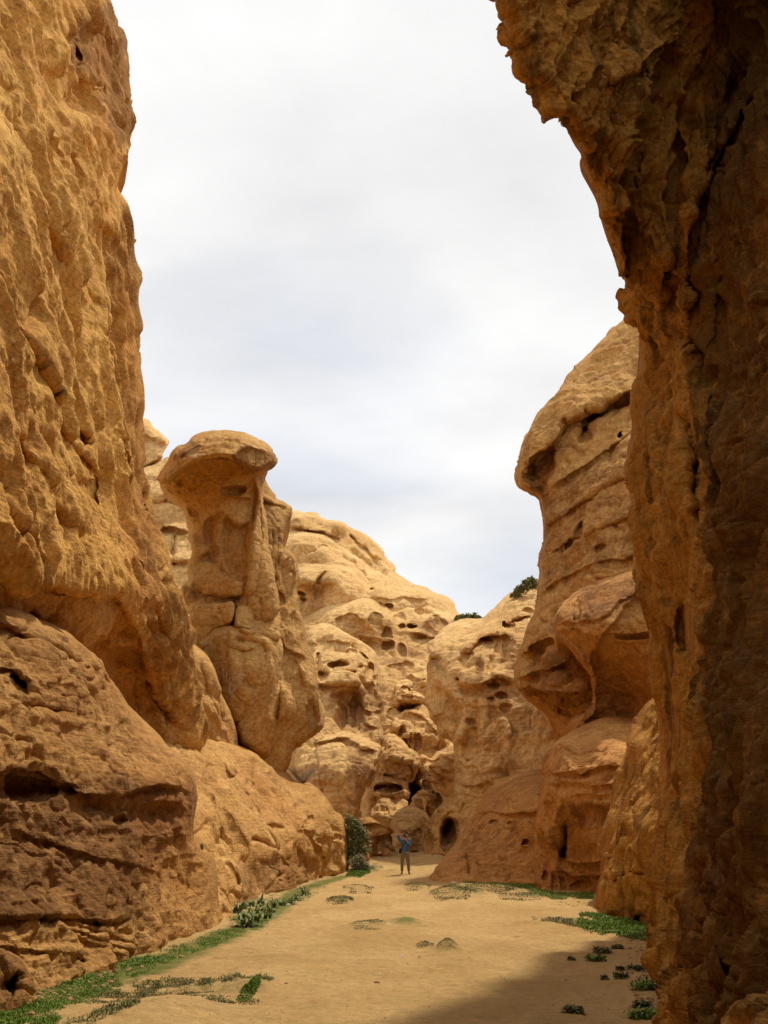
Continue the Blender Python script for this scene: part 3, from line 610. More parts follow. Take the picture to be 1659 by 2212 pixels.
# ------------------------------------------------------------------ slope rock under the pillar
rock('slope_rock',
  [(290,1540),(341,1556),(402,1578),(440,1592),(506,1602),(554,1620),(572,1642),(596,1656),(624,1672),(634,1687),(677,1696),(700,1722),(729,1750),(752,1779),(764,1803),(762,1836),(757,1855),(759,1869),(747,1883+12),(700,1892+18),(634,1902+24),(591,1930+30),(511,1949+40),(470,2040),(380,2000),(330,1750)],
  [(300,1560,34),(402,1580,36),(506,1604,43),(572,1642,44),(634,1687,47),(700,1722,48),(760,1810,51),(757,1880,50),(700,1890,46),(634,1905,38),(591,1930,32.5),(511,1960,26),(480,2000,22.5),(440,1800,25),(520,1750,33),(620,1800,37),(430,1700,28)],
  M['slab'], S_slab, [
  ('crack',[(470,1640),(490,1680),(506,1690)],3.6,0.85),('crack',[(540,1812),(575,1828),(598,1842)],3.6,1.02),('crack',[(430,1840),(460,1900),(470,1960)],2.7,0.51),('crack',[(490,1860),(510,1900),(520,1925)],2.7,0.51),('crack',[(470,1740),(500,1780),(540,1850)],2.7,0.51),('crack',[(636,1830),(660,1860),(672,1890)],3.1,0.77),('crack',[(600,1700),(610,1760),(622,1800)],2.7,0.68),('crack',[(560,1790),(600,1850),(630,1890)],2.2,0.51),
  ('dent',592,1790,20,8,10,0.5,0.6),('dent',560,1725,14,10,20,0.3,0.7),('dent',647,1740,12,10,0,0.4,0.6),('dent',680,1765,10,7,0,0.4,0.6),('dent',722,1790,12,6,10,0.5,0.6),('dent',735,1810,12,7,10,0.6,0.6),('dent',700,1820,10,8,0,0.5,0.6),('dent',672,1870,18,16,0,0.6,0.7),('dent',730,1860,14,20,0,0.5,0.8),('dent',690,1840,8,8,0,0.4,0.6),
  ('ledge',[(640,1792),(690,1800),(735,1822)],0.4,22,14,0.3),('ledge',[(500,1640),(560,1652),(600,1690),(640,1712),(690,1745)],0.35,26,18,0.2),
  ('region',[(580,1900),(600,1870),(640,1862),(668,1880),(690,1900),(640,1930),(570,1940)],-0.6,18),
  ('paint','varnish_shade',[(520,1860),(680,1850),(680,1930),(520,1950)],0.55,14),('paint','fresh',[(690,1790),(760,1800),(760,1880),(700,1880)],0.38,12),
  ('crack',[(545,1690),(575,1730),(600,1745)],3,0.5),('crack',[(610,1720),(640,1760),(655,1800)],3,0.5),('crack',[(450,1700),(470,1760),(500,1830)],2.5,0.5),('crack',[(560,1850),(590,1880),(610,1910)],2.5,0.5),('crack',[(655,1780),(700,1850),(715,1880)],3,0.6),('crack',[(520,1700),(560,1760),(570,1800)],2.5,0.45),
  ], R=2.0, r=22, thick=6, step=1.9, label='sloping tan sandstone slab beneath the pillar, its foot running behind the leafy plants', cat='rock')
rock('wedge_rock',
  [(370,1330),(400,1372),(410,1388),(431,1412),(452,1450),(473,1497),(498,1552),(515,1592),(515,1640),(440,1640),(380,1560)],
  [(380,1380,37),(440,1420,38),(500,1600,42),(420,1600,36.5)], M['slab'], S_slab, [('crack',[(424,1420),(440,1500),(466,1560)],2.5,0.3)], R=1.6, r=10, thick=4, step=1.9,
  label='narrow leaning wedge of rock between the left cliff and the pillar', cat='rock')
# ------------------------------------------------------------------ pillar with a cap
pb = at(580.0, 1650.0, 47.0); pillar = empty('rock_pillar', tuple(pb), 'mushroom shaped sandstone pillar with a domed cap standing on the tan slope rock', 'rock pillar')
rock('rear_column',
  [(520,1050),(575,1015),(578,1039),(585,1060),(586,1061),(595,1082),(610,1088),(627,1099),(625,1110),(616,1134),(610,1161),(608,1181),(624,1194),(640,1211),(649,1235),(646,1249),(635,1279),(640,1312),(649,1344),(657,1380),(670,1415),(679,1448),(684,1475),(692,1520),(698,1552),(695,1575),(662,1594),(643,1604),(629,1623),(620,1646),(600,1690),(520,1690),(500,1500),(500,1300)],
  [(560,1040,48.5),(625,1100,49.5),(600,1200,48),(650,1240,50),(560,1300,47.2),(640,1400,48.8),(695,1560,50),(560,1600,46.5),(610,1640,47.8),(600,1500,46.4)], M['pillar'], S_pillar, [
  ('ledge',[(560,1078),(590,1088),(626,1102)],0.6,16,40,0.9),('ledge',[(575,1330),(605,1392),(640,1415),(668,1425)],0.5,40,40,0.7),
  ('crack',[(572,1130),(570,1230),(566,1270)],3.5,0.6),('crack',[(584,1140),(582,1220),(580,1270)],3,0.5),('crack',[(596,1150),(594,1240)],3,0.5),('crack',[(604,1160),(603,1230)],2.5,0.4),
  ('dent',628,1230,12,34,10,0.7,0.7),('dent',600,1300,16,26,0,0.6,0.8),('dent',632,1480,26,60,-10,0.9,0.8),('dent',672,1540,14,30,-10,0.6,0.8),('dent',585,1250,14,14,0,0.5,0.6),
  ('ledge',[(610,1440),(606,1500),(596,1560)],0.5,30,26,0.4),('ledge',[(640,1195),(636,1260),(640,1330),(652,1390)],0.3,16,16,0.3),
  ('paint','fresh',[(560,1540),(640,1520),(690,1590),(640,1640),(580,1680),(540,1640)],0.62,14),('paint','varnish_shade',[(560,1085),(628,1100),(610,1190),(575,1180)],0.6,10),('paint','varnish_shade',[(660,1440),(690,1500),(700,1590),(650,1590)],0.55,10)],
  R=1.6, r=18, thick=5, step=1.9, parent=pillar)
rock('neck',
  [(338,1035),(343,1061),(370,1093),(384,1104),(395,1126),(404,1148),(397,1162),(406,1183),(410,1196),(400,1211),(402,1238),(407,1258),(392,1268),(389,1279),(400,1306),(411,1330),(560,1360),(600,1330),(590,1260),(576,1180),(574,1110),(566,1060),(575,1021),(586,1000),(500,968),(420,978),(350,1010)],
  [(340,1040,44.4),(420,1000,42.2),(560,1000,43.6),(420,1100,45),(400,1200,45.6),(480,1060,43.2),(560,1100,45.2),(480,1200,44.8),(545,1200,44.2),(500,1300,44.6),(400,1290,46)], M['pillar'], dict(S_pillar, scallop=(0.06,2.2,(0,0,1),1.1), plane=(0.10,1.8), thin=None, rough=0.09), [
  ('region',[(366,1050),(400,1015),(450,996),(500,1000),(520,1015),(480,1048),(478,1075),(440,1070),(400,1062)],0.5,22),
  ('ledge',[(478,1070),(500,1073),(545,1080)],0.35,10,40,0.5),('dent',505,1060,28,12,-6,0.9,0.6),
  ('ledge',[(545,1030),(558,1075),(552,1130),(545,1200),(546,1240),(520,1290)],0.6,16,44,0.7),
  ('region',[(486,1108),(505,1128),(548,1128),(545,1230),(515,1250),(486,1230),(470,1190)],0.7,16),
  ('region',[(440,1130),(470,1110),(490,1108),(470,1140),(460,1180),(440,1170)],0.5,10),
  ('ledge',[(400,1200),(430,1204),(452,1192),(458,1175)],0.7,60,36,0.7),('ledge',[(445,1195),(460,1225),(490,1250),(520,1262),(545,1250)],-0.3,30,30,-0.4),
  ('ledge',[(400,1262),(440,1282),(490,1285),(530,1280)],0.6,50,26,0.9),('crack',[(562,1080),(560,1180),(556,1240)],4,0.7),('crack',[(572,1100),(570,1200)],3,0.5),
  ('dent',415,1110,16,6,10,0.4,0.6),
  ('paint','fresh',[(366,1055),(400,1010),(450,992),(512,1002),(545,1025),(560,1060),(480,1100),(420,1120),(380,1090)],0.75,10),('paint','fresh',[(430,1250),(545,1240),(560,1290),(430,1290)],0.5,12),('paint','varnish_shade',[(388,1262),(430,1262),(440,1300),(400,1310)],0.9,10)],  # last patch paints the shade of the notch at the lower left
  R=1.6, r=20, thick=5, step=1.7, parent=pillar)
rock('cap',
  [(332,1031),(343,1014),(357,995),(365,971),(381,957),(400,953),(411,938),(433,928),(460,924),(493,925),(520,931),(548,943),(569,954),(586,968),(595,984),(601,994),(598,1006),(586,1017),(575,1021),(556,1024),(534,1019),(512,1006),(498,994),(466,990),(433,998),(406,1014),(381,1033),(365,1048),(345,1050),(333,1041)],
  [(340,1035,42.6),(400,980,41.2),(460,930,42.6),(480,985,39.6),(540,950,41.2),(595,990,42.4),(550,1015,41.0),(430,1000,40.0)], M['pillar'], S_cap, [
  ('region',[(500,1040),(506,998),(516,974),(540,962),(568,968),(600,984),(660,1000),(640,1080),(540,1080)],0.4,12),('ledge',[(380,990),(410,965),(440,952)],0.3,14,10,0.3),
  ('paint','lichen_toplight',[(335,1040),(360,990),(420,945),(460,980),(400,1010),(350,1050)],0.55,16),('paint','varnish_shade',[(500,990),(530,955),(600,980),(600,1015),(540,1030),(505,1010)],1.1,8),('paint','varnish_shade',[(360,985),(400,950),(440,945),(380,1000)],0.8,8)],  # first patch: grey lichen plus painted top light on the cap
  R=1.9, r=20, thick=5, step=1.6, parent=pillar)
rock('split_block',
  [(411,1326),(415,1313),(430,1305),(455,1304),(500,1299),(506,1304),(506,1320),(503,1350),(470,1358),(455,1375),(440,1398),(420,1394),(408,1366),(408,1339)],
  [(411,1340,44.4),(500,1310,43.2),(500,1350,43.2),(430,1390,44.6)], M['pillar'], dict(S_pillar, scallop=None, lump=0.15), [], R=0.9, r=9, thick=3.5, step=1.7, parent=pillar)
rock('split_block',
  [(509,1312),(516,1306),(545,1305),(575,1312),(598,1322),(604,1340),(606,1368),(600,1390),(560,1375),(520,1358),(506,1352),(509,1330)],
  [(510,1320,43.4),(600,1340,45.2),(560,1375,43.6)], M['pillar'], dict(S_pillar, scallop=(0.12,1.0,(0,0,1),1.3), lump=0.15), [('region',[(538,1318),(570,1320),(578,1345),(575,1358),(556,1350),(545,1335)],0.45,8)], R=0.9, r=9, thick=3.5, step=1.7, parent=pillar)
rock('front_body',
  [(408,1366),(430,1372),(455,1360),(470,1352),(490,1349),(520,1351),(560,1358),(590,1368),(605,1380),(612,1400),(610,1425),(604,1470),(600,1530),(606,1590),(590,1640),(560,1640),(530,1622),(511,1604),(501,1571),(473,1519),(454,1467),(440,1419),(414,1396)],
  [(411,1380,45),(470,1355,43.2),(600,1380,44.6),(540,1450,42.6),(450,1430,44.2),(604,1500,45.6),(500,1540,43.8),(540,1620,45.0),(590,1620,46.4)], M['pillar'], dict(S_pillar, scallop=(0.05,2.0,(0,0,1),1.5), plane=(0.10,1.8), holes=None, lump=0.25, thin=None, crk=(0.12,2.8,(1.2,1.2,0.8)), rough=0.09), [
  ('ledge',[(500,1398),(530,1408),(548,1400)],0.25,14,10,0.2),('ledge',[(470,1362),(500,1360),(540,1372),(580,1368)],0.4,10,24,0.35),('ledge',[(496,1360),(500,1420),(506,1480)],0.2,26,14,0.2),
  ('region',[(500,1375),(560,1378),(580,1400),(575,1440),(560,1500),(520,1490),(505,1430)],0.5,14),('ledge',[(612,1380),(606,1450),(596,1560)],0.4,24,6,0.2),
  ('paint','fresh',[(530,1560),(600,1540),(606,1640),(540,1640)],0.6,14)],
  R=3.2, r=22, thick=3, step=1.7, parent=pillar)
# ------------------------------------------------------------------ far left behind the pillar
rock('knob_rock', [(270,895),(305,903),(318,905),(327,913),(336,924),(350,936),(364,949),(365,962),(357,985),(345,1000),(300,1020),(260,1020)],
  [(300,905,88),(364,955,86),(300,1010,84)], M['far'], dict(S_far,k=2.5,lump=0.3,strata=(0.3,1.6,(0,0,1)),holes=None), [('ledge',[(290,935),(320,940),(364,962)],0.8,20,14,0.5)], R=2.5, r=12, thick=6, step=1.8,
  label='small knob of layered rock peeping past the left cliff, behind the pillar', cat='rock')
rock('stepped_rock', [(270,985),(310,1000),(330,1000),(346,992),(362,988),(420,1010),(470,1100),(470,1520),(300,1520)],
  [(300,1000,82),(400,1050,80),(400,1200,74),(400,1400,66)], M['far'], dict(S_far,k=2.5,lump=0.5,strata=(0.5,2.4,(-0.1,-0.1,1)),holes=(0.8,3,0.3)), [('ledge',[(330,1085),(360,1075),(400,1090)],1.0,26,20,0.8),('ledge',[(340,1140),(365,1135),(410,1150)],1.4,30,40,1.0),('crack',[(378,1150),(374,1230)],4,1.0),('ledge',[(350,1210),(380,1215),(420,1215)],0.8,20,14,0.6)], R=2.5, r=16, thick=8, step=1.9,
  label='pale stepped rock seen in the gap between the left cliff and the pillar', cat='rock')
# ------------------------------------------------------------------ far dome hill
hb = at(800.0, 1700.0, 100.0); hill = empty('rock_hill', tuple(hb), 'great pale domed hill of layered sandstone closing the canyon far behind', 'rock hill')
rock('summit',
  [(560,1130),(600,1105),(627,1097),(645,1096),(658,1100),(664,1095),(690,1098),(700,1112),(723,1117),(745,1128),(757,1143),(784,1159),(808,1177),(823,1192),(826,1204),(844,1219),(853,1228),(851,1237),(874,1252),(892,1264),(913,1270),(934,1285),(958,1291),(973,1303),(982,1318),(1000,1336),(1060,1360),(1060,1880),(560,1880)],
  [(600,1110,134),(700,1105,134),(850,1232,132),(1000,1340,128),(640,1128,124),(730,1145,125),(640,1160,125.5),(780,1200,123),(700,1200,122),(700,1300,112),(850,1300,114),(850,1400,108),(950,1400,108),(700,1500,100),(900,1600,98),(900,1860,90),(700,1860,90)], M['far'], S_far, [
  ('ledge',[(618,1138),(655,1140),(690,1150),(730,1160),(742,1170)],1.6,26,22,1.8),('ledge',[(745,1140),(790,1190),(815,1208),(850,1234)],1.3,22,22,2.2),('ledge',[(662,1104),(680,1106),(698,1112)],0.9,8,6,1.0),
  ('dent',640,1130,10,6,0,1.2,0.6),('dent',690,1135,12,6,10,1.2,0.6),('dent',725,1150,10,7,20,1.2,0.6),('dent',790,1190,8,12,-20,1.2,0.6),('dent',815,1212,8,8,0,1.2,0.6),('dent',760,1165,10,6,30,1.0,0.6)],
  R=7, r=22, thick=30, step=1.8, parent=hill)
rock('upper_dome',
  [(560,1160),(612,1146),(635,1139),(663,1144),(712,1156),(737,1172),(770,1201),(803,1229),(836,1250),(868,1258),(893,1266),(900,1330),(760,1420),(600,1420),(560,1300)],
  [(612,1147,122),(690,1149,122),(740,1178,121.5),(800,1230,121),(880,1262,120),(650,1180,113),(700,1186,112),(760,1222,112),(650,1215,113.5),(820,1255,112.5),(640,1300,110),(800,1300,112)], M['far'], S_far, [
  ('dent',695,1188,16,5,0,1.4,0.6),('dent',672,1192,10,5,0,1.2,0.6),('dent',765,1222,22,6,28,1.6,0.6),('dent',785,1240,12,7,20,1.6,0.6),('ledge',[(625,1172),(670,1166),(720,1180),(750,1200)],0.5,14,8,0.4),('ledge',[(730,1195),(770,1225),(800,1250)],0.9,16,12,1.2),('crack',[(690,1160),(740,1190),(790,1235)],2,0.5)],
  R=6, r=20, thick=10, step=1.7, parent=hill)
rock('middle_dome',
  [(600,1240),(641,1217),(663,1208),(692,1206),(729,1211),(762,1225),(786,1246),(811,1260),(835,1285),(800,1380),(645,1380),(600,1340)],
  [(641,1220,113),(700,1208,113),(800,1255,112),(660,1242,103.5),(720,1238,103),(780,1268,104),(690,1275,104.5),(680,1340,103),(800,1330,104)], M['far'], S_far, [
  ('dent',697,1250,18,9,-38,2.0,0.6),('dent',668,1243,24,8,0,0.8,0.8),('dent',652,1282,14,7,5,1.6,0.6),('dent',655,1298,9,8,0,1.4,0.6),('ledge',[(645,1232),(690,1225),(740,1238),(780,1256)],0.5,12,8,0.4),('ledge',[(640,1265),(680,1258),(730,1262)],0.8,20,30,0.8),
  ('paint','varnish_shade',[(640,1240),(720,1245),(720,1340),(640,1345)],0.45,12)],  # dark lower zone: overhang shade painted into the colour with the varnish
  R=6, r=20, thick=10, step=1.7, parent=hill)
rock('pitted_shelf',
  [(690,1340),(698,1312),(704,1299),(717,1283),(741,1260),(758,1262),(770,1266),(785,1262),(803,1259),(827,1255),(860,1257),(893,1264),(934,1283),(959,1291),(975,1307),(1000,1338),(1010,1400),(850,1420),(700,1400)],
  [(700,1310,106),(745,1262,109),(830,1256,111),(960,1292,111),(1000,1338,108),(760,1285,102.5),(830,1280,101.5),(920,1300,103),(800,1305,102.5),(900,1330,103),(850,1400,100)], M['far'], S_far, [
  ('dent',745,1277,21,8,-6,2.2,0.5),('dent',765,1290,20,6,-10,1.0,0.7),('dent',803,1276,9,6,-10,1.6,0.6),('dent',813,1307,13,6,0,2.0,0.5),('dent',838,1307,9,6,10,1.6,0.5),('dent',893,1274,10,5,15,1.3,0.6),('dent',960,1300,10,6,15,1.8,0.6),('crack',[(831,1258),(833,1284)],2,1.2),
  ('ledge',[(795,1294),(836,1290),(880,1290),(940,1296)],0.8,14,10,0.7),('ledge',[(860,1275),(900,1278),(950,1296)],0.5,10,6,0.5)],
  R=5, r=16, thick=8, step=1.6, parent=hill)
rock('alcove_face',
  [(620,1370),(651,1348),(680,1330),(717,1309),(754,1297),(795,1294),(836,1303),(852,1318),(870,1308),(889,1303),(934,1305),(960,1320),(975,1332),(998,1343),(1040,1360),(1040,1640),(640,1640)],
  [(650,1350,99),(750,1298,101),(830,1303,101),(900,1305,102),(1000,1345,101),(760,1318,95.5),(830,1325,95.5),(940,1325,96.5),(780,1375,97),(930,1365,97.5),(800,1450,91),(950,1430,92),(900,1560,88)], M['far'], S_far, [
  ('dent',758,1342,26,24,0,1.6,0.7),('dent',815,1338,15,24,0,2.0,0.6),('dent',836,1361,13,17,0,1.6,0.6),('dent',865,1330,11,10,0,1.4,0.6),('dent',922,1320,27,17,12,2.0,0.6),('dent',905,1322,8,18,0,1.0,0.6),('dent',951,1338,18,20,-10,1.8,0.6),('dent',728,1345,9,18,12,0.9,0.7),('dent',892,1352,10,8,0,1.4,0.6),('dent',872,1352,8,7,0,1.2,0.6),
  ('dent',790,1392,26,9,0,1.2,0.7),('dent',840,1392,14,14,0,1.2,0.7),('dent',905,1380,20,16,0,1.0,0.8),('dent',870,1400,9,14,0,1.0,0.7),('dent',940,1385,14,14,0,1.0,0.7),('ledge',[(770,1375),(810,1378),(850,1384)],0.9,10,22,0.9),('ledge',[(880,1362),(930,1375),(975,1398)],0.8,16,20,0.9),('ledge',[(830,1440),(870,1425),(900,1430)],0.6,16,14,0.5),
  ('paint','varnish_shade',[(860,1325),(990,1335),(960,1400),(850,1440),(790,1410)],0.5,12),('paint','fresh',[(735,1335),(780,1335),(775,1365),(735,1362)],0.35,8),('paint','fresh',[(808,1345),(822,1345),(822,1360),(808,1360)],0.4,4)],  # dark patch low on the face adds painted overhang shade to the varnish
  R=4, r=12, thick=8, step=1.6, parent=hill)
# ------------------------------------------------------------------ middle dome and the pale block below it
rock('pitted_dome_rock',
  [(630,1400),(656,1369),(676,1357),(694,1349),(718,1351),(736,1364),(754,1372),(778,1384),(796,1396),(811,1408),(815,1432),(820,1447),(824,1477),(829,1507),(824,1549),(829,1579),(832,1597),(823,1625),(800,1700),(640,1700),(630,1500)],
  [(650,1380,72),(700,1352,73),(800,1400,71),(740,1420,66),(680,1500,64),(820,1500,68),(700,1600,61),(820,1600,65)], M['far'], S_mid, [
  ('ledge',[(692,1354),(712,1352),(734,1372)],0.8,10,12,0.7),('ledge',[(660,1392),(700,1386),(760,1388),(790,1402)],0.8,20,14,0.8),
  ('dent',730,1437,24,8,-2,1.5,0.5),('dent',685,1430,9,22,10,1.2,0.5),('dent',697,1460,16,12,10,1.3,0.6),('dent',797,1450,13,20,10,1.6,0.5),('dent',770,1395,10,7,20,0.9,0.6),('dent',762,1406,14,6,20,0.9,0.6),('dent',788,1420,9,8,10,1.1,0.6),('dent',775,1440,7,7,0,1.0,0.6),('dent',760,1452,10,5,0,0.9,0.6),('dent',800,1408,8,6,30,0.8,0.6),('dent',782,1412,8,5,20,0.7,0.6),
  ('ledge',[(684,1475),(710,1482),(740,1478),(778,1478)],1.1,26,22,1.3),('region',[(712,1495),(775,1482),(788,1520),(788,1590),(770,1590),(725,1565),(722,1545),(736,1520)],1.6,16),('region',[(786,1475),(822,1470),(826,1500),(820,1540),(790,1525)],0.8,10),('ledge',[(785,1530),(805,1542),(824,1538)],0.5,12,10,0.4),('ledge',[(785,1565),(805,1572),(828,1580)],0.5,14,8,0.4),
  ('crack',[(745,1520),(742,1580)],4,0.8),('crack',[(764,1500),(762,1580)],4,0.8),('paint','fresh',[(715,1500),(780,1490),(788,1590),(730,1570)],0.3,8),('paint','varnish_shade',[(690,1500),(780,1485),(825,1480),(828,1590),(740,1580)],0.5,10)],
  R=3, r=18, thick=9, step=1.7, label='pitted pale dome rock full of round hollows, right behind the pillar', cat='rock')
rock('squared_rock',
  [(640,1612),(651,1600),(672,1594),(694,1588),(718,1581),(733,1573),(750,1577),(769,1585),(785,1596),(802,1603),(821,1612),(823,1625),(820,1642),(812,1656),(803,1676),(798,1690),(790,1702),(782,1716),(775,1730),(768,1757),(740,1800),(700,1790),(660,1750),(640,1690),(634,1650)],
  [(645,1605,62),(733,1578,62),(820,1615,60),(760,1650,57.5),(690,1640,58),(770,1740,57.5),(700,1760,57)], M['far'], dict(S_mid,holes=None,strata=(0.10,0.9,(0,0,1)),lump=0.3), [
  ('ledge',[(650,1612),(700,1602),(740,1590),(780,1612),(818,1622)],0.8,16,30,0.8),('ledge',[(822,1615),(800,1665),(786,1720)],0.5,24,10,0.3),('crack',[(680,1620),(690,1690),(700,1750)],2.5,0.25),
  ('paint','fresh',[(750,1690),(800,1650),(790,1720),(770,1760),(720,1780),(700,1700)],0.42,14),('paint','varnish_shade',[(745,1600),(820,1618),(810,1680),(770,1720),(755,1660)],0.75,12),('paint','varnish_shade',[(650,1620),(740,1600),(750,1690),(670,1700)],0.3,14)],
  R=2.0, r=10, thick=7, step=1.7, label='square shouldered brown rock with a pale flat top, beyond the end of the slope rock', cat='rock')
rock('shaded_rock',
  [(600,1605),(640,1590),(660,1600),(655,1700),(700,1720),(700,1800),(600,1740)], [(620,1620,66),(680,1700,64)], M['far'], S_mid, [], R=1.5, r=10, thick=4, step=2.2, label='pale rock glimpsed through the slit beneath the pillar', cat='rock')
# ------------------------------------------------------------------ terraced rocks at the back of the gorge
rock('terraced_rock',
  [(800,1560),(830,1530),(870,1500),(930,1500),(1000,1500),(1010,1880),(790,1880),(780,1700)],
  [(850,1530,90),(960,1520,92),(850,1700,80),(960,1700,82),(960,1790,76),(900,1860,72)], M['far'], S_mid, [], R=4, r=20, thick=10, step=2.0, label='shadowed rock wall behind the small terraces at the back of the gorge', cat='rock')
def ter(outline, Y, dY, feats, label, R=2.0, r=9, thick=6, mat='far', **st):
    R *= 0.6; r = 15; dY *= 1.5; feats = [tuple(x * 0.7 if (i == (6 if f[0] == 'dent' else 99)) else x for i, x in enumerate(f)) for f in feats]
    P = np.array(outline, float); u0, v0 = P.min(0); u1, v1 = P.max(0)
    rock('terrace_rock', outline, [(u0, v0, Y + dY), (u1, v0, Y + dY), ((u0 + u1) / 2, v0, Y + dY * 0.9), ((u0 + u1) / 2, v0 * 0.62 + v1 * 0.38, Y - 0.1), ((u0 + u1) / 2, v1, Y + 0.3), (u0, v1, Y + 0.3), (u1, v1, Y + 0.3)], M[mat], dict(S_mid, **dict(dict(k=1.5, lump=0.5, holes=(0.4, 1.2, 0.25), plane=(0.34, 1.5), strata=(0.16, 0.9, (0.05, -0.1, 1)), crk=(0.25, 1.6, (1, 1, 1))), **st)), feats, R=R, r=r, thick=thick, step=1.5, label=label, cat='rock', group='small terraced rocks at the back of the gorge')
ter([(866,1470),(868,1459),(874,1446),(881,1439),(897,1420),(908,1414),(925,1416),(960,1440),(970,1530),(880,1540),(866,1500)], 88, 5, [('dent',905,1441,21,8,-8,1.8,0.6),('dent',885,1460,8,6,0,0.8,0.6),('ledge',[(870,1462),(895,1458),(925,1464)],0.6,12,8,0.4)], 'highest of the small terraced rocks, with a long hollow, beside the fluted cliff')
ter([(847,1492),(849,1477),(853,1469),(864,1463),(880,1461),(891,1464),(898,1475),(901,1488),(915,1497),(923,1506),(915,1519),(880,1531),(849,1531)], 84, 2.5, [('dent',881,1481,16,7,4,1.8,0.5),('dent',868,1496,10,4,0,0.6,0.6),('ledge',[(850,1500),(880,1502),(912,1508)],0.4,8,6,0.4),('ledge',[(850,1514),(880,1516),(908,1518)],0.4,8,6,0.3)], 'squat block with one oval hollow on the upper terrace')
ter([(820,1545),(827,1528),(842,1524),(856,1530),(881,1530),(898,1522),(910,1516),(922,1522),(932,1540),(946,1566),(960,1584),(976,1596),(990,1640),(990,1700),(820,1700)], 80, 3.5, [('dent',850,1536,13,6,6,1.4,0.6),('region',[(838,1556),(850,1548),(866,1550),(874,1562),(864,1582),(846,1580)],-0.9,8),('dent',866,1584,8,15,15,1.6,0.6),('dent',884,1560,12,18,-10,0.9,0.7),('dent',902,1603,9,19,5,1.6,0.6),('dent',875,1604,9,10,0,1.0,0.6),('ledge',[(880,1540),(905,1545),(930,1570),(955,1592)],0.7,14,20,0.8),('crack',[(890,1580),(888,1618)],3,0.8)], 'broad scalloped terrace rock in the middle of the gorge end, beneath the squat block')
ter([(898,1640),(903,1626),(912,1614),(922,1609),(940,1603),(955,1598),(970,1598),(985,1602),(1000,1610),(1005,1740),(940,1765),(915,1750),(900,1715),(897,1677)], 76, 4, [('ledge',[(905,1640),(935,1634),(980,1640)],0.4,12,8,0.3),('ledge',[(940,1668),(965,1676),(985,1684)],0.4,10,6,0.4),('crack',[(925,1650),(950,1680),(965,1705)],2,0.6),('ledge',[(908,1660),(940,1655),(985,1662)],0.3,10,6,0.3)], 'pale slope rock carrying the narrow upper steps, left of the fluted cliff')
ter([(818,1640),(821,1604),(829,1592),(838,1587),(855,1593),(868,1601),(885,1610),(900,1620),(905,1632),(903,1660),(898,1690),(886,1700),(850,1680),(818,1672)], 75, 3, [('ledge',[(825,1608),(850,1603),(872,1612),(890,1624)],0.4,8,6,0.3),('ledge',[(822,1640),(850,1636),(880,1650),(900,1660)],0.5,14,8,0.4),('dent',868,1640,6,3,0,0.8,0.6),('crack',[(880,1645),(892,1665),(894,1690)],3,0.8),('dent',830,1660,16,8,10,1.0,0.6)], 'smooth slanting rock just above the wide cave slot')
ter([(804,1700),(807,1681),(816,1672),(828,1669),(842,1671),(854,1675),(868,1683),(882,1690),(889,1700),(888,1714),(883,1728),(870,1732),(806,1730)], 73, 2.5, [('dent',838,1702,31,11,2,3.0,0.35),('dent',808,1706,5,12,0,2.4,0.5),('ledge',[(806,1686),(830,1680),(856,1686),(885,1700)],0.5,12,3,0.1),('paint','varnish_shade',[(806,1692),(870,1690),(870,1714),(806,1712)],0.8,5)], 'rock with a wide dark cave slot beneath a pale flat brow', R=1.5, holes=None)  # last patch darkens the colour inside the cave slot
ter([(800,1742),(806,1728),(818,1719),(832,1716),(850,1715),(866,1717),(878,1724),(887,1735),(884,1750),(872,1765),(868,1800),(800,1800)], 70.5, 2.5, [('dent',811,1729,10,13,0,2.6,0.4),('dent',850,1748,18,12,0,0.7,0.8),('crack',[(836,1738),(838,1770)],2.5,0.6),('dent',826,1752,7,14,0,0.8,0.7)], 'low buff block with a dark square recess at its left, under the cave slot rock', R=1.5, holes=None)
ter([(897,1722),(899,1705),(903,1690),(908,1678),(916,1674),(926,1678),(936,1689),(947,1702),(956,1713),(968,1722),(980,1730),(975,1745),(950,1765),(925,1760),(905,1745)], 73, 2.5, [('dent',930,1700,9,22,-38,2.4,0.5),('dent',944,1728,15,22,-30,1.6,0.6),('ledge',[(918,1684),(935,1702),(952,1722)],0.5,10,4,0.2),('crack',[(950,1690),(968,1716)],2,0.6),('paint','varnish_shade',[(922,1690),(950,1705),(965,1750),(930,1755)],0.6,6)], 'curved fin of rock arching over a brown hollow, left of the cave rock', R=1.5, holes=None)
ter([(886,1740),(889,1722),(897,1712),(908,1714),(920,1722),(930,1735),(934,1752),(925,1775),(890,1775)], 71, 2, [], 'small pale hump that carries the lower steps, above the round boulder', R=1.2, holes=None)
rock('round_boulder',
  [(842,1775),(848,1762),(858,1750),(872,1743),(890,1741),(905,1745),(918,1754),(925,1770),(926,1790),(922,1812),(921,1838),(918,1856),(850,1856),(843,1830),(846,1800)],
  [(850,1760,68.5),(920,1770,68),(880,1800,65.5),(880,1840,66)], M['far'], dict(S_mid,holes=None,strata=(0.12,0.8,(0,0,1)),lump=0.2,k=1.2), [('ledge',[(848,1790),(875,1795),(905,1792),(921,1788)],0.5,12,14,0.6),('region',[(896,1795),(906,1780),(922,1785),(920,1836),(900,1832)],0.7,6),('ledge',[(872,1806),(890,1802),(903,1812),(903,1818)],0.4,6,10,0.3),('paint','fresh',[(890,1795),(922,1790),(920,1838),(850,1838),(880,1810)],0.45,6),('crack',[(905,1752),(914,1765),(922,1785)],3,0.5)],
  R=2.2, r=20, thick=5, step=1.5, label='rounded pale boulder straight behind the person, below the carved steps', cat='boulder')
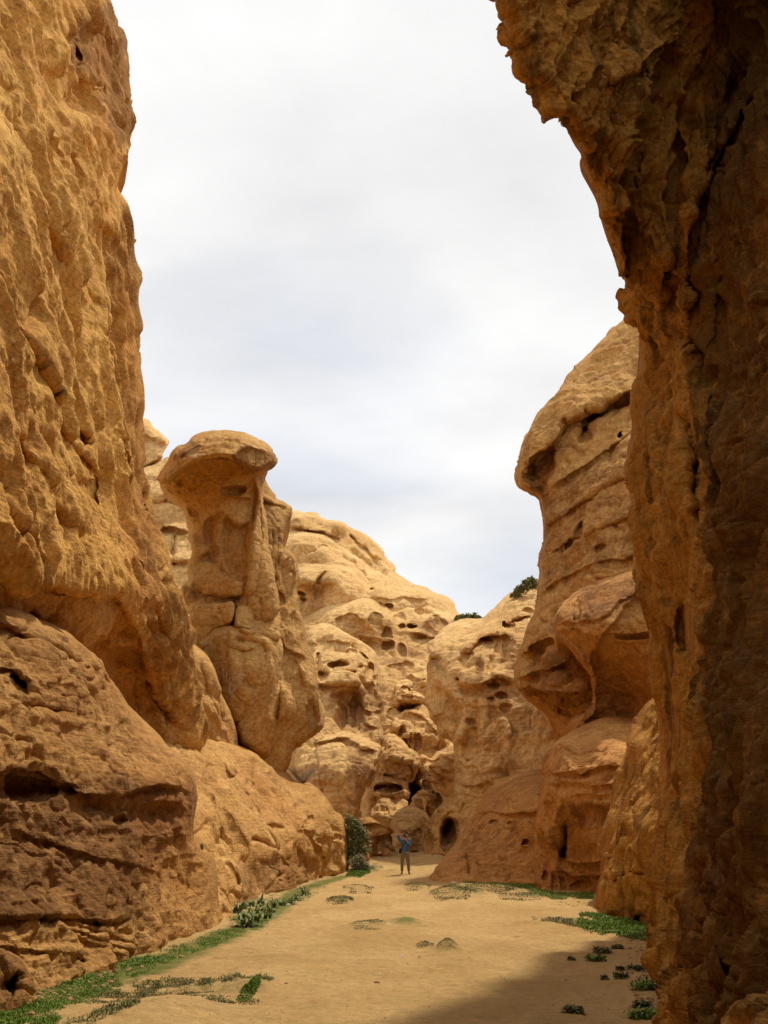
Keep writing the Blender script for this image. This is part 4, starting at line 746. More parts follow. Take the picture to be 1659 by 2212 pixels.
rock('leaning_boulder',
  [(766,1775),(772,1765),(785,1761),(804,1763),(820,1770),(832,1778),(845,1779),(856,1790),(859,1801),(852,1806),(838,1812),(822,1818),(818,1830),(819,1850),(797,1852),(790,1820),(770,1815)],
  [(770,1770,60),(855,1795,59),(800,1800,57.5),(810,1840,58.5)], M['rmid'], dict(S_mid,holes=None,strata=None,plane=(0.12,1.4),lump=0.25,k=1.2), [('ledge',[(770,1782),(800,1777),(830,1782),(856,1798)],0.5,10,26,0.7),('paint','varnish_shade',[(770,1785),(855,1795),(815,1845),(780,1830)],0.5,6)],
  R=1.5, r=12, thick=4, step=1.5, label='dark undercut boulder beside the green bush, left of the person', cat='boulder')
for (bu, bv, hw, lab, mt) in ((834, 1834, 11.5, 'ball shaped brown stone left of the person', 'rmid'), (802, 1838, 12, 'rounded reddish stone beside the grey green bush', 'rblock'), (790, 1846, 10, 'low pinkish stone at the right edge of the grey green bush', 'rblock')):
    pass
# ------------------------------------------------------------------ right gorge wall, set back
rock('fluted_cliff',
  [(916,1517),(923,1483),(925,1445),(920,1414),(923,1391),(944,1368),(971,1349),(1001,1337),(1040,1336),(1047,1330),(1066,1311),(1089,1292),(1112,1280),(1128,1267),(1154,1259),(1260,1240),(1300,1700),(1230,1800),(1000,1800),(975,1760),(981,1712),(986,1674),(982,1636),(982,1603),(967,1594),(950,1586),(946,1567),(933,1554),(925,1536)],
  [(920,1400,63),(1000,1340,68),(1150,1265,72),(1100,1350,62),(940,1500,61),(1000,1450,58),(1100,1450,58),(1000,1650,57.5),(1100,1650,55),(1200,1650,52),(1250,1300,66),(1000,1780,57)], M['far'], dict(S_mid, strata=(0.18,1.5,(-0.1,-0.1,1)), holes=(0.6,2.0,0.3)), [
  ('ledge',[(945,1372),(980,1352),(1000,1345),(1042,1348)],0.5,12,8,0.4),('crack',[(1044,1336),(1040,1350),(1020,1390),(1004,1420)],4,0.8),
  ('dent',1098,1350,14,13,0,1.3,0.5),('dent',1122,1335,24,6,-8,1.2,0.6),('dent',1092,1338,6,6,0,1.2,0.6),('dent',1140,1318,14,8,5,1.0,0.6),('dent',1090,1302,7,5,-20,1.0,0.6),('dent',1115,1310,20,9,-10,0.4,0.8),
  ('ledge',[(1000,1420),(1020,1395),(1045,1375),(1068,1365),(1095,1370),(1110,1385)],1.4,24,60,1.2),('dent',1008,1430,18,24,10,0.9,0.7),('dent',1050,1385,14,8,0,1.0,0.6),('dent',1036,1440,10,26,0,0.8,0.7),('dent',1072,1410,7,34,0,0.6,0.7),('dent',1088,1410,7,36,0,0.6,0.7),('dent',1062,1435,7,20,0,0.6,0.7),
  ('dent',948,1435,20,16,20,0.9,0.7),('dent',930,1430,8,14,0,0.5,0.7),('ledge',[(960,1470),(968,1500),(990,1530),(1000,1560),(984,1600)],0.8,30,26,1.1),('ledge',[(925,1530),(945,1550),(960,1575),(985,1590)],0.4,14,12,0.4),('dent',955,1560,12,20,-25,0.6,0.7),
  ('ledge',[(985,1465),(1010,1482),(1040,1480),(1060,1468),(1080,1460),(1110,1480)],0.7,24,26,0.8),('dent',1068,1478,14,9,0,0.9,0.6),('dent',1082,1500,10,10,0,0.8,0.6),('dent',1062,1512,10,8,0,0.7,0.6),('dent',1095,1530,14,9,0,0.7,0.6),
  ('ledge',[(1040,1500),(1038,1570),(1042,1640)],0.4,30,16,0.5),('region',[(995,1600),(1002,1570),(1035,1565),(1040,1650),(996,1655)],0.6,8),('dent',1015,1560,12,8,0,0.6,0.6),('ledge',[(1105,1600),(1100,1560),(1080,1545),(1060,1560)],0.5,20,20,0.5),
  ('crack',[(986,1462),(990,1470)],5,1.4),('ledge',[(985,1690),(1020,1700),(1060,1690)],0.3,14,10,0.3),
  ('paint','fresh',[(925,1460),(980,1480),(1000,1560),(970,1600),(930,1560)],0.40,12),('paint','varnish_shade',[(925,1405),(960,1420),(960,1450),(925,1450)],0.8,10),('paint','varnish_shade',[(1030,1420),(1045,1420),(1045,1470),(1030,1470)],0.9,6),('paint','varnish_shade',[(1100,1380),(1140,1380),(1150,1650),(1060,1700),(1060,1600)],0.5,14),('paint','fresh',[(998,1560),(1040,1560),(1040,1680),(998,1680)],0.3,10)],
  R=3.5, r=22, thick=12, step=1.7, label='fluted tan cliff with a bulging left brow and hanging hollows, right of the far hill', cat='cliff')
rock('arched_cave_rock',
  [(913,1870),(914,1846),(923,1796),(925,1773),(937,1750),(958,1727),(975,1716),(990,1700),(1040,1690),(1100,1690),(1150,1800),(1100,1860),(973,1850),(954,1855)],
  [(915,1846,58.5),(925,1780,60),(980,1710,60),(954,1834,56),(1000,1800,54),(1060,1720,55),(1080,1820,50)], M['rmid'], dict(S_mid, holes=None, lump=0.25, strata=(0.08,0.8,(-0.3,0,1))), [
  ('dent',972,1806,19,42,4,3.2,0.45),('dent',930,1822,8,34,2,1.6,0.5),('ledge',[(952,1830),(955,1785),(970,1758),(995,1750),(1030,1735)],0.5,12,5,0.1),('ledge',[(940,1790),(960,1765),(985,1748),(1000,1735)],0.4,14,6,0.3),('ledge',[(990,1745),(1010,1720),(1025,1712)],0.5,14,10,0.4),
  ('paint','varnish_shade',[(955,1765),(990,1765),(992,1835),(955,1840)],0.6,5)],  # darker colour filling the cave mouth
  R=1.8, r=14, thick=7, step=1.5, label='brown rock with a dark arched cave mouth at the floor of the gorge', cat='rock')
rock('nose_cliff',
  [(1560,560),(1430,640),(1354,697),(1311,724),(1260,774),(1213,825),(1195,851),(1173,880),(1147,923),(1126,956),(1116,985),(1111,1032),(1116,1054),(1129,1070),(1155,1076),(1158,1112),(1162,1141),(1162,1174),(1149,1196),(1149,1228),(1155,1243),(1156,1273),(1147,1326),(1135,1341),(1124,1368),(1108,1406),(1105,1437),(1106,1475),(1120,1502),(1139,1525),(1166,1544),(1193,1590),(1250,1700),(1560,1700)],
  [(1350,700,52),(1200,850,50),(1115,1030,48.5),(1160,1100,48.5),(1300,850,49),(1300,1000,45.5),(1160,1220,48),(1300,1200,42.5),(1110,1430,46.5),(1200,1450,43),(1160,1540,45),(1300,1500,41.5),(1500,800,45),(1500,1500,35)], M['rmid'], S_nose, [
  ('ledge',[(1124,1046),(1140,1018),(1170,975),(1210,940),(1240,905),(1290,890),(1340,855),(1400,830)],1.2,70,50,1.5),
  ('region',[(1235,935),(1250,895),(1300,870),(1345,850),(1420,830),(1420,880),(1350,880),(1310,910),(1270,945),(1250,960)],1.0,18),
  ('dent',1262,940,14,20,30,1.3,0.6),('dent',1275,895,22,12,0,1.0,0.6),('dent',1220,925,10,22,15,0.9,0.6),('dent',1140,1020,12,26,20,0.8,0.6),
  ('region',[(1128,1012),(1150,985),(1195,958),(1200,975),(1180,1020),(1175,1060),(1155,1070)],1.2,10),
  ('ledge',[(1160,1160),(1210,1120),(1270,1080),(1330,1040),(1390,1010)],0.38,36,26,0.3),('ledge',[(1165,1210),(1220,1170),(1300,1140),(1390,1100)],0.38,36,26,0.3),('ledge',[(1150,1290),(1210,1250),(1290,1215),(1390,1190)],0.38,30,30,0.3),
  ('ledge',[(1180,1060),(1240,1020),(1300,980),(1370,930)],0.38,30,24,0.3),('dent',1338,941,6,9,20,1.6,0.5),('dent',1288,1080,10,5,-50,1.2,0.5),('dent',1230,1180,12,20,20,0.6,0.7),('dent',1250,1150,10,24,20,0.7,0.7),('dent',1300,1180,16,8,-10,0.6,0.7),
  ('ledge',[(1120,1420),(1150,1390),(1190,1375),(1210,1400)],0.7,30,20,0.6),('ledge',[(1110,1470),(1150,1455),(1200,1440),(1235,1430)],0.5,26,18,0.6),('ledge',[(1106,1495),(1140,1492),(1180,1495),(1230,1500),(1290,1490)],1.3,60,60,1.6),
  ('dent',1230,1510,24,14,-20,0.4,0.8),('crack',[(1200,1530),(1240,1545)],4,0.6),
  ('paint','fresh',[(1130,1010),(1240,900),(1400,840),(1400,890),(1250,960),(1180,1030),(1160,1075)],0.50,10),('paint','fresh',[(1139,1525),(1170,1520),(1240,1530),(1290,1520),(1270,1600),(1193,1600)],0.8,10),
  ('paint','varnish_shade',[(1140,1390),(1240,1400),(1290,1500),(1130,1510)],0.55,14),('paint','varnish_shade',[(1140,1060),(1300,1000),(1390,1000),(1390,1180),(1160,1300)],0.35,30)],
  R=3.0, r=26, thick=10, step=1.8, label='tall brown cliff with a hooked nose of rock jutting left against the sky', cat='cliff')
rock('vaulted_rock',
  [(1189,1345),(1200,1319),(1219,1296),(1242,1277),(1277,1257),(1334,1238),(1384,1229),(1520,1220),(1560,1700),(1260,1700),(1225,1590),(1223,1560),(1240,1545),(1265,1530),(1275,1510),(1271,1490),(1273,1470),(1257,1446),(1238,1420),(1219,1404),(1200,1384),(1193,1361)],
  [(1190,1350,39.5),(1280,1260,40),(1384,1235,38.5),(1300,1350,35.8),(1270,1460,38.2),(1340,1480,38.5),(1500,1300,33),(1500,1600,33),(1260,1560,40),(1350,1600,40)], M['rblock'], dict(S_rbl, holes=None, k=1.6), [
  ('ledge',[(1190,1352),(1240,1340),(1300,1340),(1345,1290),(1420,1262)],0.5,50,8,0.2),
  ('region',[(1470,1270),(1384,1272),(1350,1300),(1318,1345),(1292,1390),(1276,1415),(1282,1450),(1280,1500),(1270,1560),(1270,1680),(1470,1700)],0.9,12),
  ('region',[(1195,1366),(1235,1350),(1290,1385),(1300,1440),(1285,1480),(1262,1440),(1240,1415),(1215,1398)],0.5,16),
  ('region',[(1222,1575),(1240,1540),(1268,1510),(1300,1500),(1330,1508),(1345,1550),(1360,1640),(1200,1640)],-0.9,22),
  ('crack',[(1247,1285),(1245,1320),(1236,1345)],4,0.7),('crack',[(1330,1382),(1360,1380),(1405,1370)],2.5,0.6),('ledge',[(1180,1395),(1225,1410),(1258,1445),(1280,1478)],0.2,10,6,0.1),
  ('paint','fresh',[(1470,1280),(1384,1278),(1350,1300),(1300,1370),(1190,1350),(1230,1420),(1280,1500),(1345,1560),(1470,1570)],0.95,10),('paint','varnish_shade',[(1250,1255),(1340,1240),(1400,1240),(1380,1290),(1330,1330),(1260,1340)],0.5,12)],
  R=1.6, r=16, thick=6, step=1.8, label='orange vaulted alcove under a pale rock roof, left of the dark right wall', cat='rock')
rock('tilted_boulder',
  [(927,1905),(937,1888),(959,1857),(975,1827),(1001,1789),(1024,1762),(1040,1727),(1059,1701),(1089,1678),(1135,1664),(1173,1659),(1240,1665),(1260,1940),(1152,1925),(1105,1925),(1009,1928),(952,1928)],
  [(930,1900,42.5),(1000,1800,47),(1040,1730,49),(1090,1680,51.5),(1170,1662,50),(1110,1712,45),(1165,1700,43.5),(1010,1903,41.2),(1100,1780,42.5),(1150,1895,39),(1240,1900,36),(1050,1830,42.3)], M['rblock'], S_rbl, [
  ('ledge',[(1030,1760),(1060,1752),(1100,1760),(1130,1752),(1170,1748)],0.5,50,16,0.6),('crack',[(1087,1715),(1087,1755)],3,0.6),('crack',[(1008,1845),(1010,1870),(1012,1898)],3,0.7),('crack',[(1095,1775),(1103,1780)],5,0.5),('dent',1064,1772,9,4,-20,0.6,0.6),('dent',1128,1815,9,4,0,0.5,0.6),
  ('region',[(1035,1755),(1045,1725),(1070,1705),(1090,1712),(1085,1755)],0.5,12),('dent',990,1822,18,8,-50,0.3,0.7),
  ('paint','varnish_shade',[(1000,1780),(1170,1765),(1160,1900),(980,1890)],0.25,20)],
  R=2.4, r=24, thick=7, step=1.7, label='smooth brown boulder sloping down to the path, directly right of the person', cat='boulder')
rock('hollowed_boulder',
  [(1175,1650),(1181,1628),(1200,1605),(1231,1582),(1258,1567),(1296,1555),(1334,1550),(1372,1546),(1440,1550),(1440,1960),(1284,1930+24),(1240,1930+24),(1193,1928+20),(1156,1922+18),(1150,1884),(1148,1850),(1151,1827),(1160,1788),(1162,1750),(1170,1712),(1176,1680)],
  [(1180,1640,37.5),(1260,1570,40.5),(1372,1548,39.5),(1215,1630,34.5),(1300,1600,33.6),(1260,1650,33.0),(1170,1720,35.5),(1300,1700,31),(1160,1920,35.5),(1280,1930,33),(1240,1800,34),(1400,1900,27),(1155,1830,36.5)], M['rblock'], S_rbl, [
  ('ledge',[(1180,1672),(1230,1672),(1290,1655),(1345,1645)],0.4,50,14,0.3),('ledge',[(1200,1620),(1260,1618),(1310,1600),(1350,1590)],0.3,26,14,0.3),('ledge',[(1185,1700),(1230,1690),(1280,1700),(1340,1690)],0.22,14,12,0.25),('ledge',[(1230,1720),(1280,1722),(1330,1715)],0.15,12,12,0.15),
  ('region',[(1228,1748),(1262,1738),(1305,1748),(1325,1760),(1300,1778),(1262,1790),(1240,1782)],0.3,26),('crack',[(1222,1770),(1224,1800),(1220,1830),(1218,1860)],6,1.2),('ledge',[(1200,1720),(1190,1790),(1198,1850),(1190,1900)],0.4,20,30,0.4),
  ('ledge',[(1208,1850),(1230,1865),(1270,1870),(1300,1860)],0.5,22,12,0.4),('ledge',[(1205,1880),(1240,1890),(1300,1895)],0.4,14,20,0.6),('dent',1250,1910,26,9,0,0.4,0.7),('crack',[(1195,1880),(1197,1930)],3,0.4),('crack',[(1210,1890),(1213,1930)],3,0.4),('dent',1180,1895,10,14,0,0.4,0.7),('region',[(1240,1800),(1300,1790),(1310,1830),(1260,1842)],-0.3,20),
  ('crack',[(1252,1640),(1250,1660)],3,0.3),
  ('paint','fresh',[(1185,1720),(1225,1740),(1215,1860),(1185,1850)],0.42,12),('paint','varnish_shade',[(1225,1735),(1320,1735),(1310,1790),(1230,1785)],0.6,10)],
  R=1.8, r=20, thick=5, step=1.7, label='boulder with rounded pale top and hollowed front, between the smooth boulder and the buttress', cat='boulder')
rock('buttress_rock',
  [(1480,1480),(1430,1495),(1410,1502),(1391,1513),(1380,1529),(1368,1559),(1357,1590),(1353,1636),(1334,1674),(1330,1712),(1322,1750),(1307,1788),(1292,1827),(1298,1884),(1292,1903),(1286,1941),(1282,1962),(1290,1995),(1334,1991+30),(1368,2014+30),(1403,2021+40),(1560,2100)],
  [(1400,1510,27.5),(1355,1600,27.5),(1330,1700,27),(1295,1830,26.3),(1284,1960,25.4),(1403,2018,20.2),(1368,2012,21.5),(1400,1800,21.5),(1420,1600,24),(1540,1800,18)], M['rwall'], dict(S_rbl, holes=(0.3,1.0,0.3), ridge=(0.12,1.2,(2,2,0.5))), [
  ('dent',1380,1992,14,20,0,1.2,0.5),('dent',1318,1900,12,8,0,0.3,0.7),('ledge',[(1298,1890),(1330,1895),(1370,1880),(1400,1890)],0.25,30,20,0.3),('crack',[(1310,1830),(1308,1880)],3,0.3),('crack',[(1375,1640),(1380,1760),(1376,1880)],5,0.3),('dent',1335,1905,10,10,0,0.3,0.7),
  ('paint','fresh',[(1340,1700),(1420,1600),(1420,1880),(1330,1880)],0.35,18)],
  R=1.3, r=16, thick=4, step=1.8, label='tall narrow buttress standing just in front of the dark right wall foot', cat='rock')
rock('right_cliff',
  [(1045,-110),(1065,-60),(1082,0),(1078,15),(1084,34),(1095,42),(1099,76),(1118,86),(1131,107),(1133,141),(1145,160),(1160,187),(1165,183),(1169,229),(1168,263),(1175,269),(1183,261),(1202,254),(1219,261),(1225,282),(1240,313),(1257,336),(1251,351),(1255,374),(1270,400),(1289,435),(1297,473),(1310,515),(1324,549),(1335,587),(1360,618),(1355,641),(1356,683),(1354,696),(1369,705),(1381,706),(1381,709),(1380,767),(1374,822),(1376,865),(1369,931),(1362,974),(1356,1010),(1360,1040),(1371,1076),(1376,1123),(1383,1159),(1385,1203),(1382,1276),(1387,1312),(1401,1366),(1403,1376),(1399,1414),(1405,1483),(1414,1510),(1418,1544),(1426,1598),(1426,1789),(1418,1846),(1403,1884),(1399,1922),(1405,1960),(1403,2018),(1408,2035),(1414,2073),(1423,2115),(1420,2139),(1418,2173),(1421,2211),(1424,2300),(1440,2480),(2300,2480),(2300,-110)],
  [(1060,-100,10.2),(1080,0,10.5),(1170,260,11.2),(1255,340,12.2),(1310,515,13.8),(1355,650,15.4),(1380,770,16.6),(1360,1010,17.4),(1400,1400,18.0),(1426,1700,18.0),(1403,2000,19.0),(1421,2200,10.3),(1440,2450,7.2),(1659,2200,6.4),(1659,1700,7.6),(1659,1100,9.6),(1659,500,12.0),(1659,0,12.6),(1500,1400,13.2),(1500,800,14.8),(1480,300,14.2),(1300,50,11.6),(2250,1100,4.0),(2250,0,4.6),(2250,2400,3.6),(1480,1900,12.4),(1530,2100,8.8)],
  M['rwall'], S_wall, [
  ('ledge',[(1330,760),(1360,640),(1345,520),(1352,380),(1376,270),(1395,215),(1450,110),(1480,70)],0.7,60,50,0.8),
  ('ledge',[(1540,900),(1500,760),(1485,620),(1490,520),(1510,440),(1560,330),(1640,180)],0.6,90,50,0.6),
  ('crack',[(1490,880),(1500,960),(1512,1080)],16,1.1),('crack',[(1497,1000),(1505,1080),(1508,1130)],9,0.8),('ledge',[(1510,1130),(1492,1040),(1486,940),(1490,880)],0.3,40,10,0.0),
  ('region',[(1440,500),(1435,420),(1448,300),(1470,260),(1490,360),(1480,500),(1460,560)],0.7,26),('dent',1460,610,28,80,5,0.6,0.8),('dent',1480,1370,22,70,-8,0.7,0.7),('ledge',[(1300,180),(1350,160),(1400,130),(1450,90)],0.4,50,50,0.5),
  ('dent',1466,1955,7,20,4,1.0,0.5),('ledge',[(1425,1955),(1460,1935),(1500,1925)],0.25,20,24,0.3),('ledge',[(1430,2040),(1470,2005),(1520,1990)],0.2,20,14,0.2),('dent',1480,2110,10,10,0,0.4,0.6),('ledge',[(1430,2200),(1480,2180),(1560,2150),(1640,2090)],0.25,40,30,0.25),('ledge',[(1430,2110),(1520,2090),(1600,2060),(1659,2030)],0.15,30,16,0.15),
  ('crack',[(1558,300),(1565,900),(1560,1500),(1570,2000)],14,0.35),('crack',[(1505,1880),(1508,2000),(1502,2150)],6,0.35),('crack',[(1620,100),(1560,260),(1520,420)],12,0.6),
  ('paint','varnish_shade',[(1540,-50),(1800,-50),(1800,2300),(1520,2300),(1540,1200),(1520,700)],0.85,40),
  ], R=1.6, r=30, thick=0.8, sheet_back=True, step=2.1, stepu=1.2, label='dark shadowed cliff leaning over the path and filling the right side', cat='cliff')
# ------------------------------------------------------------------ unseen cliff ring added behind the camera to hold back sky light
def unseen_ring():
    path = [(-7.5, 9.5), (-6.4, 4), (-5.6, -2), (-6.0, -8), (-4.5, -14), (0.5, -17), (4.8, -13), (4.6, -6), (4.2, 0), (4.6, 3.6)]
    P = smooth_poly(path, False, 3); seg = np.linalg.norm(np.diff(P, axis=0), axis=1); L_ = np.r_[0, np.cumsum(seg)]
    n = 130; m = 60; t = np.linspace(0, L_[-1], n); x = np.interp(t, L_, P[:, 0]); y = np.interp(t, L_, P[:, 1])
    nx_ = -np.gradient(y); ny_ = np.gradient(x); q = np.hypot(nx_, ny_); nx_ /= q; ny_ /= q      # inward for this winding
    s_ = np.sign((0 - x[n // 2]) * nx_[n // 2] + (-4 - y[n // 2]) * ny_[n // 2]); nx_ *= s_; ny_ *= s_
    V = []; 
    prof = [(z, 0.0) for z in np.linspace(-1, 14.5, m - 16)] + [(14.5 + 1.5 * math.sin(a), -1.5 * (1 - math.cos(a)) - 0.0) for a in np.linspace(0.1, math.pi / 2, 6)] + [(16 - 0.4 * k, -1.5 - 0.7 * k) for k in range(1, 6)] + [(z, -5.5) for z in (10, 6, 2, 0, -1)]
    for (z, off) in prof:
        for i in range(n): V.append((x[i] + nx_[i] * off, y[i] + ny_[i] * off, z))
    V = np.array(V); Nn = np.tile(np.stack([nx_, ny_, 0 * nx_], -1), (len(prof), 1))
    V = V + Nn * (1.1 * fbm(V * 0.22, 4) + 0.3 * fbm(V * np.array([1, 1, 0.4]), 4, 0.5, True))[:, None]
    j, i = np.meshgrid(np.arange(len(prof) - 1), np.arange(n - 1), indexing='ij'); a = (j * n + i).ravel()
    o = np_mesh('unseen_cliff_ring', V, np.stack([a, a + 1, a + 1 + n, a + n], -1), mat=M['rwall'], origin=(0, -6, 0))
    tag(o, 'shaded cliff ring enclosing the sandy gorge entrance at the viewer\'s back', 'cliff')
unseen_ring()
# ------------------------------------------------------------------ helpers for things standing on the rocks
from mathutils.bvhtree import BVHTree
_bvh = {}
def surf(u, v, o):
    if o.name not in _bvh:
        me = o.data; co = np.empty(len(me.vertices) * 3, np.float32); me.vertices.foreach_get('co', co)
        mw = Vector(o.location) + (o.parent.location if o.parent else Vector((0, 0, 0)))
        _bvh[o.name] = (BVHTree.FromPolygons((co.reshape(-1, 3) + np.array(mw)).tolist(), [tuple(p.vertices) for p in me.polygons]), 0)
    d = at(u, v, 10.0) - CAM; d = Vector(d).normalized()
    h = _bvh[o.name][0].ray_cast(Vector(CAM), d)
    return np.array(h[0]) if h[0] is not None else None
def ground_pts(u, v):
    X, dy, dz = ray(u, v); Y = np.full(u.shape, 15.0)
    for i in range(25):
        z = gz(X * Y / dy, Y); Yn = (CAM[2] - z) * dy / np.maximum(-dz, 1e-3); Y = 0.5 * Y + 0.5 * np.minimum(Yn, 120)
    return X * Y / dy, Y
_gI = None
def floor_z(x, y):
    """height of the modelled floor mesh (hummocks included)"""
    i = np.clip(np.searchsorted(gx, x) - 1, 0, len(gx) - 2); j = np.clip(np.searchsorted(gy, y) - 1, 0, len(gy) - 2)
    fx = (x - gx[i]) / (gx[i + 1] - gx[i]); fy = (y - gy[j]) / (gy[j + 1] - gy[j])
    return (Z[j, i] * (1 - fx) + Z[j, i + 1] * fx) * (1 - fy) + (Z[j + 1, i] * (1 - fx) + Z[j + 1, i + 1] * fx) * fy
rs = np.random.RandomState(5)
def leaves_mesh(name, C, L_, W, up, mat, parent=None, origin=None, droop=0.35, curl=True):
    """C centres of leaf bases (n,3); each leaf is a bent strip of two quads with a pointed end"""
    n = len(C); a = rs.rand(n) * 2 * math.pi; el = up[0] + (up[1] - up[0]) * rs.rand(n)
    d = np.stack([np.cos(a) * np.cos(el), np.sin(a) * np.cos(el), np.sin(el)], -1)
    side = np.stack([-np.sin(a), np.cos(a), 0 * a], -1) * (W * (0.7 + 0.6 * rs.rand(n)))[:, None]
    l = (L_ * (0.55 + 0.8 * rs.rand(n)))[:, None]
    m = C + d * l * 0.5; t = C + d * l + np.array([0, 0, -1.0]) * l * droop * (0.3 + rs.rand(n))[:, None]
    V = np.stack([C - side * 0.35, C + side * 0.35, m - side, m + side, t - side * 0.15, t + side * 0.15], 1).reshape(-1, 3)
    b = np.arange(n) * 6
    Q = np.concatenate([np.stack([b, b + 1, b + 3, b + 2], -1), np.stack([b + 2, b + 3, b + 5, b + 4], -1)])
    return np_mesh(name, V, Q, mat=mat, parent=parent, origin=origin, attrs={'rnd': np.repeat(rs.rand(n), 6)}, smooth=False)
def in_poly(u, v, pts): return poly_sd(u, v, pts)[0]
def grass_patch(name, poly, n, h, w, label, mat='grass', up=(0.5, 1.4), soft=10, clump=0.25):
    P = np.array(poly, float); lo, hi = P.min(0), P.max(0)
    u = lo[0] + (hi[0] - lo[0]) * rs.rand(n * 4); v = lo[1] + (hi[1] - lo[1]) * rs.rand(n * 4)
    d = in_poly(u, v, poly)
    Q = np.stack([u / 30, v / 12, 0 * u], -1); nn = fbm(Q, 4)
    keep = (d + soft * 1.5 * nn + soft * 0.4 > 0) & (rs.rand(len(u)) < sstep(-soft, soft * 0.8, d) * sstep(-0.35, 0.25, nn + clump))
    u, v = u[keep][:n], v[keep][:n]; x, y = ground_pts(u, v); z = floor_z(x, y)
    C = np.stack([x, y, z - 0.005], -1); hh = h * (0.55 + 0.9 * sstep(-0.4, 0.5, fbm(C * 2.2, 2)))
    o = leaves_mesh(name, C, hh, np.full(len(C), w), up, M[mat], origin=(x.mean(), y.mean(), 0))
    return tag(o, label, 'grass', None, 'stuff')
left_poly = [(-60,2170),(0,2158),(92,2138),(168,2102),(270,2071),(336,2056),(418,2036),(489,2000),(509,1964),(576,1934),(637,1902),(657,1894),(713,1893),(703,1920),(662,1944),(586,1972),(571,1996),(509,2022),(459,2043),(377,2070),(306,2101),(245,2134),(204,2155),(138,2172),(127,2198),(102,2225),(-60,2260)]
grass_patch('grass', left_poly, 110000, 0.032, 0.0055, 'strip of bright green grass along the foot of the left rocks', soft=11, clump=0.22)
grass_patch('grass', [(180,2140),(260,2122),(340,2118),(440,2112),(470,2130),(430,2150),(340,2158),(280,2165),(190,2172)], 14000, 0.022, 0.005, 'thin dark weedy patch beside the left grass strip', 'weed', soft=12, clump=0.1)
grass_patch('grass', [(524,2152),(540,2143),(548,2134),(530,2128),(545,2124),(562,2132),(560,2144),(548,2158),(528,2168),(508,2167)], 3600, 0.032, 0.005, 'small crescent tuft of green grass on the sand, lower left of the path', soft=5, clump=0.4)
grass_patch('grass', [(440,2120),(520,2108),(590,2118),(580,2130),(520,2128),(470,2136)], 1200, 0.035, 0.006, 'faint olive grass arc just above the crescent tuft', 'weed', soft=8, clump=0.0)
grass_patch('grass', [(400,2165),(480,2160),(560,2168),(480,2178)], 900, 0.03, 0.006, 'scattered olive seedlings just below the crescent tuft', 'weed', soft=8, clump=0.0)
grass_patch('grass', [(150,2205),(230,2190),(290,2188),(300,2200),(200,2225),(130,2225)], 1200, 0.035, 0.006, 'dull olive grass patch at the bottom edge, left of the path', 'weed', soft=8, clump=0.1)
grass_patch('grass', [(1240,1992),(1262,1975),(1294,1972),(1349,1986),(1403,1994),(1408,2036),(1370,2023),(1328,2012),(1280,2005)], 26000, 0.07, 0.010, 'lush green weeds at the foot of the buttress on the right', soft=14, clump=0.05)
grass_patch('grass', [(1150,1985),(1200,1982),(1260,1990),(1300,2000),(1240,2000),(1190,1992)], 1800, 0.05, 0.008, 'thin grass trailing left from the lush weeds by the buttress', 'weed', soft=6, clump=0.1)
grass_patch('grass', [(1000,1906),(1087,1904),(1121,1897),(1152,1893),(1159,1922),(1204,1930),(1282,1928),(1283,1940),(1200,1943),(1156,1938),(1125,1922),(1087,1912),(1010,1912)], 26000, 0.05, 0.010, 'green grass along the foot of the smooth brown boulder', soft=4, clump=0.3)
grass_patch('grass', [(745,1893),(762,1878),(790,1874),(800,1884),(775,1897)], 8000, 0.09, 0.012, 'bright green grass at the far end of the slope rock', soft=3, clump=0.5)
for (mu, mv, hw, hh), nm in zip(MOUNDS[:14], ['hummock at the edge of the left grass', 'low hummock left of the person shadow', 'long hummock right of the path, nearest the smooth boulder', 'broad grassy hummock right of the path', 'right end of the long hummock', 'small round hummock in the middle foreground', 'faint hummock left of the small round one', None, None, 'faint rise in mid path', None, 'low hummock before the right boulders', 'hummock beside the grass at the end of the slope rock', 'thin hummock right of the person']):
    if nm is None: continue
    c = on_ground(mu, mv); hv = max(5, hw * 0.22)
    grass_patch('grass', [(mu - hw, mv), (mu - hw * 0.5, mv - hv), (mu + hw * 0.5, mv - hv), (mu + hw, mv), (mu + hw * 0.5, mv + hv), (mu - hw * 0.5, mv + hv)], int(45 * hw), 0.022 if mv > 1990 else 0.04, 0.006 if mv > 1990 else 0.012, 'sparse olive grass on the ' + nm, 'weed', soft=7, clump=0.2)
